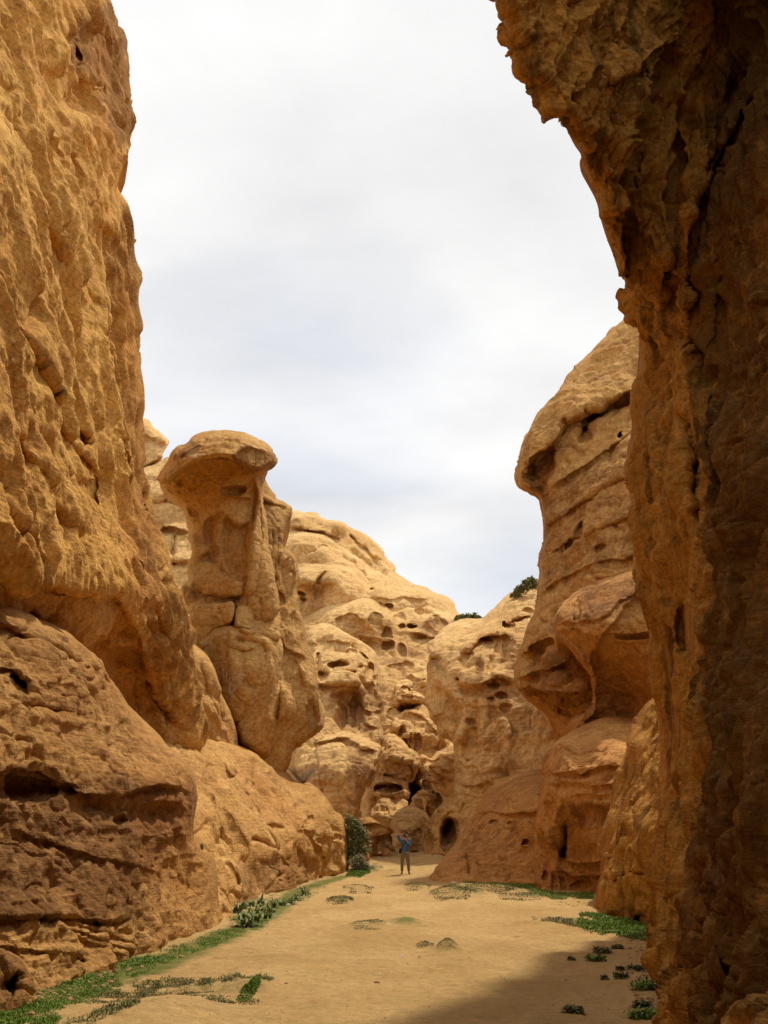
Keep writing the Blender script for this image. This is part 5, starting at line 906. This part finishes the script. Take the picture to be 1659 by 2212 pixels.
# ------------------------------------------------------------------ single weeds on the shaded sand
WEEDS = [(1300,2056,20,'wide flat weed, upper of the pair on the shaded sand'),(1334,2044,12,'small bushy weed just above the wide flat one on the shaded sand'),(1288,2072,22,'purplish flat weed below the wide flat one on the shaded sand'),(1235,2072,6,'tiny weed standing farthest left on the shaded sand'),
  (1340,2092,8,'small dark weed midway down the shaded sand'),(1373,2089,18,'low weed touching the dark right cliff, below the lush weeds'),(1342,2110,16,'straggling weed above the large one by the dark cliff'),(1306,2112,6,'tiny upright weed left of the straggling one'),
  (1394,2134,30,'largest leafy weed against the dark right cliff'),(1388,2172,18,'broad leaved weed just below the largest one'),(1392,2198,32,'spreading weed lowest against the dark right cliff'),(1240,2188,20,'lone weed low on the shaded sand, away from the cliff')]
for (wu, wv_, r_, lab) in WEEDS:
    c = on_ground(wu, wv_ + 4); R_ = r_ * c[1] / F_U / 1.05; n = int(60 + r_ * 9)
    a = rs.rand(n) * 2 * math.pi; q = np.sqrt(rs.rand(n)) * R_; C = np.stack([c[0] + q * np.cos(a), c[1] + q * np.sin(a) * 0.8, 0 * a], -1)
    C[:, 2] = floor_z(C[:, 0], C[:, 1]) + rs.rand(n) * R_ * 0.45
    o = leaves_mesh('weed', C, np.full(n, 0.055), np.full(n, 0.013), (-0.2, 1.2), M['grass'] if r_ > 20 else M['weed'], origin=(c[0], c[1], float(floor_z(c[0], c[1]))))
    tag(o, lab, 'weed', 'weeds on the shaded sand')
# ------------------------------------------------------------------ long leaved plants along the left rocks
SQ = [(420,690),(478,655),(556,625),(640,612),(452,765),(530,742),(604,705),(540,822),(472,826),(700,742),(768,645),(852,622),(930,604),(1000,574),(1072,520),(655,665),(590,780),(740,690)]
SQL = ['leafy plant at the left tip of the clump, touching the slope rock', 'leafy plant second from the left tip, back row of the clump', 'leafy plant in the back row, left of the small white stone', 'back row leafy plant just left of the small white stone',
  'leafy plant on the left edge of the clump, just above the lowest ones', 'leafy plant in the middle of the dense left half of the clump', 'leafy plant behind the middle of the clump, below the back row', 'leafy plant at the near bottom edge of the clump', 'nearest leafy plant, beside the tilted white stone',
  'front leafy plant halfway along the right side of the clump', 'leafy plant right of the small white stone', 'leafy plant between the small white stone and the flat pale stone', 'leafy plant just above the flat pale stone', 'second leafy plant from the far end, left of the tall one',
  'tall upright leafy plant at the far right end of the clump', 'leafy plant under the small white stone, centre of the clump', 'low leafy plant in the dense near half, right of the bottom ones', 'outermost front leafy plant, leaning toward the sand path']
for k_, (a_, b_) in enumerate(SQ):
    su, sv = 422.6 + a_ * .2183, 1811 + (b_ + 45) * .2183
    c = on_ground(su, sv); zc = float(floor_z(c[0], c[1])); n = 34
    C = np.tile([c[0], c[1], zc - 0.02], (n, 1)) + np.c_[rs.randn(n, 2) * 0.03, np.zeros(n)]
    hh = 0.28 if k_ != 14 else 0.42
    o = leaves_mesh('leafy_plant', C, np.full(n, hh), np.full(n, 0.026), (0.1, 1.3), M['squill'], origin=(c[0], c[1], zc), droop=0.35)
    tag(o, SQL[k_], 'plant', 'leafy plants at the foot of the slope rock')
# ------------------------------------------------------------------ stones
def pebble(name, x, y, z, r, mat, label, cat='stone', sq=(1.2, 0.9, 0.6), group=None, seed=0, sub=3):
    bm = bmesh.new(); bmesh.ops.create_icosphere(bm, subdivisions=sub, radius=1.0)
    V = np.array([v.co[:] for v in bm.verts]); F = np.array([[v.index for v in f.verts] for f in bm.faces]); bm.free()
    V = V * (1 + 0.28 * fbm(V * 0.9 + seed * 3.1, 3)[:, None] + 0.05 * fbm(V * 4 + seed, 3)[:, None]); V = V * np.array(sq) * r
    o = np_mesh(name, V + np.array([x, y, z + r * sq[2] * 0.55]), None, F, mat=mat, origin=(x, y, z)); return tag(o, label, cat, group)
for i, (su, sv, rU, mt, lab) in enumerate([(634,1916,4.5,'white','white stone at the top of the leafy plant clump'),(583,1946,3,'white','small white stone amid the leafy plants'),(508,2001,5.5,'stone','pinkish stone in the grass at the near end of the leafy plants'),(623,1955,5,'stone','flat pale stone below the leafy plants'),(637,1952,3.2,'stone','smaller pale stone right of the flat one below the leafy plants'),
    (521,1992,4.5,'white','white stone tilted against the nearest leafy plant'),(820,2103,3,'white','tiny pale pebble just above the dark red stone on the path'),(814,2121,5.0,'redstone','dark red stone on the sand in the middle foreground'),(868,2061,3,'white','small white pebble on the sand left of the round hummock'),(880,2080,2.5,'stone','tiny tan pebble below the white pebble on the path'),(980,1908,4,'white','small white stone at the foot of the smooth boulder'),
    (618,2127,3.2,'redstone','dark flake of stone on the sand, left of the dark red stone'),(906,2065,2.4,'redstone','tiny dark pebble touching the faint hummock'),(1222,2120,2.4,'redstone','tiny dark pebble on the shaded sand')]):
    c = on_ground(su, sv); pebble('stone', c[0], c[1], float(floor_z(c[0], c[1])) - 0.005, rU * c[1] / F_U, M[mt], lab, seed=i)
ball_c = {}
for i, (bu, bv_, rU, lab, mt, sq) in enumerate([(834.5,1845,10.5,'ball shaped brown boulder left of the person','rmid',(1,1,1.0)),(803,1846,13,'rounded reddish boulder under the leaning dark boulder','rblock',(.85,.8,1.0)),(788,1860,11,'low pinkish boulder at the right edge of the grey green bush','rblock',(.9,1.0,1.2))]):
    c = on_ground(bu, bv_); c = c if c[1] < 59 else at(bu, bv_, 59.0); zf = float(floor_z(c[0], c[1])); pebble('boulder', c[0], c[1], zf - 0.03, rU * c[1] / F_U, M[mt], lab, 'boulder', sq, seed=20 + i, sub=4)
# ------------------------------------------------------------------ bushes
def tube_path(bm, pts, r0, r1, seg=5):
    pts = [Vector(p) for p in pts]; prev = None; n = len(pts)
    for i, p in enumerate(pts):
        d = (pts[min(i + 1, n - 1)] - pts[max(i - 1, 0)]).normalized(); q = d.to_track_quat('Z', 'Y'); r = r0 + (r1 - r0) * i / max(n - 1, 1)
        ring = [bm.verts.new(p + q @ Vector((math.cos(a) * r, math.sin(a) * r, 0))) for a in [2 * math.pi * k / seg for k in range(seg)]]
        if prev:
            for k in range(seg): bm.faces.new((prev[k], prev[(k + 1) % seg], ring[(k + 1) % seg], ring[k]))
        else: bm.faces.new(ring[::-1])
        prev = ring
    bm.faces.new(prev)
def bm_obj(name, bm, mat, parent=None, origin=(0, 0, 0), smooth=True):
    me = bpy.data.meshes.new(name); bmesh.ops.translate(bm, verts=bm.verts, vec=-Vector(origin)); bmesh.ops.recalc_face_normals(bm, faces=bm.faces); bm.to_mesh(me); bm.free()
    for p in me.polygons: p.use_smooth = smooth
    me.materials.append(mat); o = bpy.data.objects.new(name, me); COL.objects.link(o)
    if parent is not None: o.parent = parent; o.location = Vector(origin) - parent.location
    else: o.location = origin
    return o
def bush(name, base, blobs, n, leaf, mat, label, stems=9, cat='bush', twig='twig'):
    """blobs: (dx, dy, dz, r) in metres from the base"""
    root = empty(name, tuple(base), label, cat); base = np.array(base, float)
    w_ = np.array([b[3]**2 for b in blobs]); w_ = w_ / w_.sum(); cs = []
    for (dx, dy, dz, r), f in zip(blobs, w_):
        m = int(n * f); nc = max(6, m // 22); d = rs.randn(nc, 3); d /= np.linalg.norm(d, axis=1, keepdims=True); cc = d * r * (0.45 + 0.6 * rs.rand(nc, 1))
        idx = rs.randint(0, nc, m); cs.append(base + np.array([dx, dy, dz]) + cc[idx] + rs.randn(m, 3) * r * 0.13)
    C = np.concatenate(cs); C[:, 2] = np.maximum(C[:, 2], base[2] - 0.3 * abs(blobs[0][3]))
    leaves_mesh('foliage', C, np.full(len(C), leaf), np.full(len(C), leaf * 0.28), (-0.6, 1.3), M[mat], parent=root, origin=base)
    bm = bmesh.new()
    for k in range(stems):
        b = blobs[k % len(blobs)]; e = base + np.array(b[:3]) + rs.randn(3) * b[3] * 0.5
        mid = (base + e) / 2 + rs.randn(3) * b[3] * 0.15; tube_path(bm, [base + rs.randn(3) * 0.03 * b[3], mid, e], b[3] * 0.05, b[3] * 0.015)
    bm_obj('branch', bm, M[twig], root, base); return root
def px(n_, Y): return n_ * Y / F_U
Yb = 51.5; c = at(768, 1850, Yb); c[2] = float(floor_z(c[0], c[1]))
bush('bush', c, [(px(-12,Yb),0,px(92,Yb),px(14,Yb)),(px(-4,Yb),0,px(80,Yb),px(17,Yb)),(px(0,Yb),0.2,px(70,Yb),px(20,Yb)),(px(-6,Yb),0.3,px(45,Yb),px(22,Yb)),(px(10,Yb),0,px(42,Yb),px(20,Yb)),(px(18,Yb),0,px(62,Yb),px(13,Yb)),(px(0,Yb),0,px(25,Yb),px(20,Yb))], 9000, 0.10, 'bush', 'olive green bush growing between the slope rock and the dark leaning boulder')
c = at(776, 1857, 50.5); c[2] = float(floor_z(c[0], c[1]))
bush('bush', c, [(px(-6,Yb),0,px(12,Yb),px(15,Yb)),(px(9,Yb),0,px(9,Yb),px(13,Yb)),(px(1,Yb),0,px(20,Yb),px(13,Yb))], 3500, 0.07, 'sagebush', 'low grey green bush at the foot of the olive bush')
c = at(1012, 1336, 100.0); Yq = 100
bush('bush', c - np.array([0, 0, 0.6]), [(px(-20,Yq),0,px(10,Yq),px(9,Yq)),(px(-6,Yq),0,px(12,Yq),px(11,Yq)),(px(8,Yq),0,px(12,Yq),px(12,Yq)),(px(20,Yq),0,px(8,Yq),px(10,Yq)),(px(-26,Yq),0,px(14,Yq),px(5,Yq))], 2600, 0.30, 'bush', 'rounded green bush on the skyline in the notch of the canyon', stems=14)
Yq = 70.0; c = at(1135, 1275, Yq)
bush('bush', c - np.array([0, 0, 0.3]), [(px(18,Yq),0,px(24,Yq),px(12,Yq)),(px(4,Yq),0,px(22,Yq),px(11,Yq)),(px(-10,Yq),0,px(12,Yq),px(10,Yq)),(px(-24,Yq),0,px(-2,Yq),px(7,Yq)),(px(-30,Yq),0,px(-2,Yq),px(5,Yq)),(px(8,Yq),0,px(30,Yq),px(7,Yq)),(px(-18,Yq),0,px(4,Yq),px(7,Yq))], 2600, 0.20, 'bush', 'dark windswept bush clinging to the skyline left of the nose cliff', stems=12)
def dry_shrub(base, H, n, label, spread=0.7, lean=(0, 0, 0)):
    bm = bmesh.new(); base = Vector(base)
    for k in range(n):
        a = rs.rand() * 6.28; d = Vector((math.cos(a) * spread, math.sin(a) * spread * 0.6, 0.9)) + Vector(lean); p = base.copy(); pts = [p.copy()]
        for j in range(4): p = p + d * H * 0.25 + Vector(rs.randn(3) * H * 0.06); pts.append(p.copy())
        tube_path(bm, pts, H * 0.014, H * 0.004, 4)
        for j in (2, 3, 3):
            q = pts[j]; e = q + Vector(rs.randn(3) * H * 0.18) + Vector((0, 0, H * 0.1)); tube_path(bm, [q, (q + e) / 2 + Vector(rs.randn(3) * H * 0.02), e], H * 0.006, H * 0.003, 3)
    return tag(bm_obj('dry_shrub', bm, M['twig'], None, base), label, 'shrub')
dry_shrub(at(655, 1692, 49.0), 0.75, 70, 'leafless grey shrub in the gap right of the pillar base', 0.9)
p_ = at(498, 1508, 40.5); dry_shrub(p_, 0.9, 8, 'spindly leafless shrub rooted in the crack along the front of the pillar', 0.5, (0.25, 0, 0.4))
ob = bpy.data.objects
for (uu, vv, ho, lab, rr) in ((650, 1725, 'slope_rock', None, 0), (1216, 1842, 'hollowed_boulder', 'small green plant growing in the crack of the hollowed boulder', 7), (700, 1850, 'slope_rock', 'small green tuft growing on the lower slope rock', 5), (437, 1828, 'slope_rock', 'green tuft in the corner between the brown rock and the slope rock', 6)):
    if lab is None: continue
    h = surf(uu, vv, ob[ho])
    if h is None: continue
    n = 150; s_ = rr * h[1] / F_U; C = h + rs.uniform(-1, 1, (n, 3)) * np.array([s_ * 0.4, s_ * 0.25, s_ * 0.9]) - np.array([0, 0.05, 0])
    tag(leaves_mesh('wall_plant', C, np.full(n, s_ * 0.5), np.full(n, s_ * 0.14), (-0.5, 1.0), M['weed'], origin=h), lab, 'plant')
# ------------------------------------------------------------------ steps cut in the terraced rock
def steps(u0, v0, u1, v1, wU, n, label):
    os_ = [q for q in ob if q.name.startswith('terrace_rock')]; hs = []
    for k in range(n):
        t = k / max(n - 1, 1); hh_ = [h for h in (surf(u0 + (u1 - u0) * t, v0 + (v1 - v0) * t, q) for q in os_) if h is not None]
        if hh_: hs.append(min(hh_, key=lambda h: h[1]))
    if len(hs) < 2: return
    Ym = min(h[1] for h in hs); root = None; bm = bmesh.new(); hs = [at(u0 + (u1 - u0) * k / (n - 1), v0 + (v1 - v0) * k / (n - 1), Ym - 0.25 + 0.10 * k) for k in range(n)]
    dzs = abs(hs[-1][2] - hs[0][2]) / (n - 1)
    for k, h in enumerate(hs):
        w = wU * h[1] / F_U * (0.92 + 0.16 * rs.rand()); top = h[2]; r = bmesh.ops.create_cube(bm, size=1.0)['verts']
        for v in r: v.co = Vector((h[0] + v.co.x * w, h[1] + (v.co.y + 0.5) * 1.6, top - 0.3 * dzs + (v.co.z - 0.5) * dzs * 0.55))
        r = bmesh.ops.create_cube(bm, size=1.0)['verts']
        for v in r: v.co = Vector((h[0] + v.co.x * w * 0.94, h[1] + 0.09 + (v.co.y + 0.5) * 1.5, top - 0.3 * dzs - 0.75 * dzs + v.co.z * dzs * 0.5))
    bmesh.ops.bevel(bm, geom=bm.edges[:], offset=dzs * 0.08, segments=1, affect='EDGES')
    tag(bm_obj('rock_steps', bm, M['far'], None, hs[0], False), label, 'steps', 'steps cut in the rock')
steps(906, 1743, 904, 1724, 17, 9, 'lower flight of worn rock steps above the rounded boulder')
steps(911, 1664, 910, 1642, 8, 8, 'upper narrow flight of rock steps high in the terraced rock')

# ------------------------------------------------------------------ rubble at the rock feet and specks on the sand
def gravel(name, poly, n, r0, r1, mat, label, soft=6):
    P = np.array(poly, float); lo, hi = P.min(0), P.max(0); u = lo[0] + (hi[0] - lo[0]) * rs.rand(n * 6); v = lo[1] + (hi[1] - lo[1]) * rs.rand(n * 6)
    d = in_poly(u, v, poly); k_ = (d > 0) & (fbm(np.stack([u / 50, v / 16, 0 * u], -1), 3) + 0.25 > rs.rand(len(u)) * 0.6); u, v = u[k_][:n], v[k_][:n]; x, y = ground_pts(u, v); z = floor_z(x, y)
    bm = bmesh.new(); bmesh.ops.create_icosphere(bm, subdivisions=1, radius=1.0); B = np.array([q.co[:] for q in bm.verts]); F = np.array([[q.index for q in f.verts] for f in bm.faces]); bm.free()
    m = len(x); r = r0 + (r1 - r0) * rs.rand(m)**3.5; S = np.stack([0.8 + 0.6 * rs.rand(m), 0.7 + 0.5 * rs.rand(m), 0.4 + 0.35 * rs.rand(m)], -1); a = rs.rand(m) * 6.28
    V = B[None] * S[:, None] * r[:, None, None] * (1 + 0.22 * rs.randn(m, len(B), 1)); ca, sa = np.cos(a)[:, None], np.sin(a)[:, None]
    V = np.stack([V[..., 0] * ca - V[..., 1] * sa, V[..., 0] * sa + V[..., 1] * ca, V[..., 2]], -1) + np.stack([x, y, z], -1)[:, None]
    T = (F[None] + (np.arange(m) * len(B))[:, None, None]).reshape(-1, 3)
    tag(np_mesh(name, V.reshape(-1, 3), None, T, mat=M[mat], origin=(x.mean(), y.mean(), 0), smooth=False), label, 'gravel', None, 'stuff')
gravel('gravel', [(0,2160),(330,2075),(480,2015),(600,1935),(700,1897),(760,1885),(740,1910),(560,1985),(420,2060),(200,2140),(60,2200)], 1300, 0.006, 0.05, 'gravel', 'small stones and rubble along the foot of the left rocks')
gravel('gravel', [(940,1906),(1150,1898),(1290,1936),(1300,1975),(1405,2015),(1430,2200),(1380,2200),(1350,2040),(1270,1985),(1150,1940),(950,1918)], 1000, 0.006, 0.05, 'gravel', 'small stones and rubble along the foot of the right rocks')
gravel('gravel', [(200,2215),(480,2040),(700,1920),(930,1910),(1280,1960),(1400,2215)], 1500, 0.003, 0.011, 'redstone', 'tiny dark grit sprinkled over the open sand')
# ------------------------------------------------------------------ the person taking a photograph
pg = on_ground(875, 1889); pgz = float(floor_z(pg[0], pg[1])); PH = 85.0 * (pg[1] / (cP + (1889 - CV) / F_U * sP)) / F_U * 1.0
PS = PH / 1.76
print('PERSON', pg, 'height', PH)
person = empty('person', (pg[0], pg[1], pgz), 'person in blue long sleeved shirt and khaki trousers raising a camera on the path', 'person')
def W(x, y, z): return (x * PS, y * PS, z * PS)
def skin(name, pts, edges, radii, mat, root=0, extra=None, sub=2):
    me = bpy.data.meshes.new(name); me.from_pydata([W(*p) for p in pts], edges, []); o = bpy.data.objects.new(name, me); COL.objects.link(o)
    m = o.modifiers.new('s', 'SKIN'); m.use_smooth_shade = True
    sv = me.skin_vertices[0].data
    for i, r in enumerate(radii):
        r = r if hasattr(r, '__len__') else (r, r); sv[i].radius = (r[0] * PS, r[1] * PS); sv[i].use_root = (i == root)
    s2 = o.modifiers.new('b', 'SUBSURF'); s2.levels = sub; s2.render_levels = sub
    dg = bpy.context.evaluated_depsgraph_get(); ev = o.evaluated_get(dg); nm = bpy.data.meshes.new_from_object(ev)
    bpy.data.objects.remove(o)
    if extra:
        bm = bmesh.new(); bm.from_mesh(nm); extra(bm); bm.to_mesh(nm); bm.free()
    for p in nm.polygons: p.use_smooth = True
    nm.materials.clear(); nm.materials.append(mat)
    o = bpy.data.objects.new(name, nm); COL.objects.link(o); o.parent = person; return o
# the figure faces -Y; x grows to the right of the picture
hipz = 0.93; sh = 1.44
bp = [(0.0, 0, hipz), (0.0, -0.01, 1.10), (0.0, 0.0, 1.30), (0.01, 0.0, 1.43), (0.03, -0.005, 1.52), (0.045, -0.02, 1.60), (0.05, -0.02, 1.70),
      (-0.19, 0, sh), (-0.33, -0.10, 1.60), (-0.16, -0.24, 1.68), (-0.10, -0.27, 1.70),
      (0.20, 0, 1.42), (0.24, -0.12, 1.19), (0.08, -0.27, 1.42), (0.035, -0.29, 1.49),
      (-0.10, 0, 0.88), (-0.125, -0.02, 0.48), (-0.13, 0.01, 0.08), (-0.15, -0.14, 0.035),
      (0.10, 0, 0.88), (0.145, -0.02, 0.48), (0.165, 0.01, 0.08), (0.195, -0.14, 0.035)]
be = [(0,1),(1,2),(2,3),(3,4),(4,5),(5,6),(3,7),(7,8),(8,9),(9,10),(3,11),(11,12),(12,13),(13,14),(0,15),(15,16),(16,17),(17,18),(0,19),(19,20),(20,21),(21,22)]
br = [(.12,.08),(.11,.08),(.14,.09),(.10,.08),.052,(.080,.095),(.070,.085),.058,.042,.028,(.036,.022),.058,.042,.028,(.036,.022),.085,.055,.035,.035,.085,.055,.035,.035]
def fingers(bm):
    for hx, hy, hz, sx in ((-0.10, -0.27, 1.70, 1), (0.035, -0.29, 1.49, -1)):
        for k in range(4):
            b = Vector((hx + sx * 0.012, hy - 0.005 - 0.001 * k, hz + 0.03 - 0.02 * k)); ln = (0.070, 0.078, 0.073, 0.058)[k]
            p1 = b + Vector((sx * ln * 0.45, -0.022, 0.004)); p2 = p1 + Vector((sx * ln * 0.35, 0.008, -0.002)); p3 = p2 + Vector((sx * ln * 0.2, 0.018, -0.004))
            tube_path(bm, [Vector(q) * PS for q in (b, p1, p2, p3)], 0.0095 * PS, 0.007 * PS, 8)
        b = Vector((hx, hy + 0.01, hz - 0.03)); tube_path(bm, [Vector(q) * PS for q in (b, b + Vector((sx * 0.03, 0.012, -0.016)), b + Vector((sx * 0.055, 0.010, -0.006)))], 0.011 * PS, 0.008 * PS, 8)
    for ex in (0.022, 0.078):       # ears and nose
        tube_path(bm, [Vector((ex + (-0.045 if ex < .05 else 0.045), -0.015, 1.635)) * PS, Vector((ex + (-0.052 if ex < .05 else 0.052), -0.010, 1.665)) * PS], 0.014 * PS, 0.012 * PS, 6)
    tube_path(bm, [Vector((0.048, -0.105, 1.655)) * PS, Vector((0.046, -0.128, 1.625)) * PS], 0.010 * PS, 0.015 * PS, 6)
    tube_path(bm, [Vector((0.022, -0.112, 1.592)) * PS, Vector((0.047, -0.118, 1.590)) * PS, Vector((0.070, -0.112, 1.592)) * PS], 0.006 * PS, 0.006 * PS, 6)
skin('body', bp, be, br, M['skin'], 0, fingers)
skin('shirt', [(0,0,0.87),(0,-0.01,1.10),(0,0,1.29),(0.01,0,1.415),(0.025,0,1.475),(-0.19,0.0,sh),(-0.33,-0.10,1.60),(-0.22,-0.19,1.655),(0.20,0,1.42),(0.245,-0.12,1.19),(0.13,-0.22,1.34)],
     [(0,1),(1,2),(2,3),(3,4),(3,5),(5,6),(6,7),(3,8),(8,9),(9,10)], [(.165,.12),(.165,.13),(.185,.125),(.125,.095),(.070,.065),.085,.062,.048,.085,.062,.048], M['shirt'], 0)
skin('trousers', [(0,0,0.99),(0,0,0.88),(-0.105,0,0.82),(-0.13,-0.02,0.48),(-0.135,0.01,0.09),(0.105,0,0.82),(0.15,-0.02,0.48),(0.172,0.01,0.09)],
     [(0,1),(1,2),(2,3),(3,4),(1,5),(5,6),(6,7)], [(.165,.115),(.165,.12),(.10,.105),.080,.068,(.10,.105),.080,.068], M['trouser'], 0)
for fx, tx in ((-0.135, -0.17), (0.172, 0.215)):
    skin('shoe', [(fx, 0.05, 0.045), (fx + (tx - fx) * .5, -0.08, 0.045), (tx, -0.19, 0.035)], [(0,1),(1,2)], [(.048,.045),(.052,.042),(.040,.030)], M['shoe'], 0)
skin('hair', [(0.05,0.03,1.66),(0.052,0.0,1.715),(0.052,-0.035,1.735)], [(0,1),(1,2)], [(.088,.075),(.085,.055),(.062,.025)], M['hair'], 0)
# the camera and the shoulder bag are things of their own
def boxes(name, parts, mat, label, cat, bev=0.006):
    bm = bmesh.new()
    for (cx, cy, cz, sx, sy, sz) in parts:
        r = bmesh.ops.create_cube(bm, size=1.0)['verts']
        for v in r: v.co = Vector((pg[0] + (cx + v.co.x * sx) * PS, pg[1] + (cy + v.co.y * sy) * PS, pgz + (cz + v.co.z * sz) * PS))
    bmesh.ops.bevel(bm, geom=bm.edges[:], offset=bev * PS, segments=2, affect='EDGES')
    return bm
cm = empty('camera_body', (pg[0] - 0.02 * PS, pg[1] - 0.25 * PS, pgz + 1.62 * PS), 'black camera held up to the face of the person in blue', 'camera')
bm = boxes('body', [(-0.01, -0.22, 1.63, 0.13, 0.06, 0.09), (-0.01, -0.22, 1.68, 0.05, 0.05, 0.03)], M['black'], '', ''); bm_obj('housing', bm, M['black'], cm, cm.location, False)
bm = bmesh.new(); o_ = Vector((pg[0] - 0.01 * PS, pg[1], pgz + 1.62 * PS)); tube_path(bm, [o_ + Vector((0, -0.24 * PS, 0)), o_ + Vector((0, -0.30 * PS, 0)), o_ + Vector((0, -0.345 * PS, 0))], 0.037 * PS, 0.042 * PS, 16); bm_obj('lens', bm, M['black'], cm, cm.location)
bg_ = empty('shoulder_bag', (pg[0] - 0.23 * PS, pg[1], pgz + 0.85 * PS), 'small black bag hanging at the hip of the person in blue', 'bag')
bm = boxes('pouch', [(-0.215, -0.02, 0.98, 0.10, 0.17, 0.21)], M['black'], '', '', 0.02); bm_obj('pouch', bm, M['black'], bg_, bg_.location, False)
bm = bmesh.new(); tube_path(bm, [Vector((pg[0] + x * PS, pg[1] + y * PS, pgz + z * PS)) for x, y, z in ((-0.20, -0.06, 1.07), (-0.10, -0.145, 1.22), (0.02, -0.14, 1.36), (0.10, -0.08, 1.48), (0.11, 0.02, 1.50))], 0.012 * PS, 0.012 * PS, 6); bm_obj('strap', bm, M['black'], bg_, bg_.location)
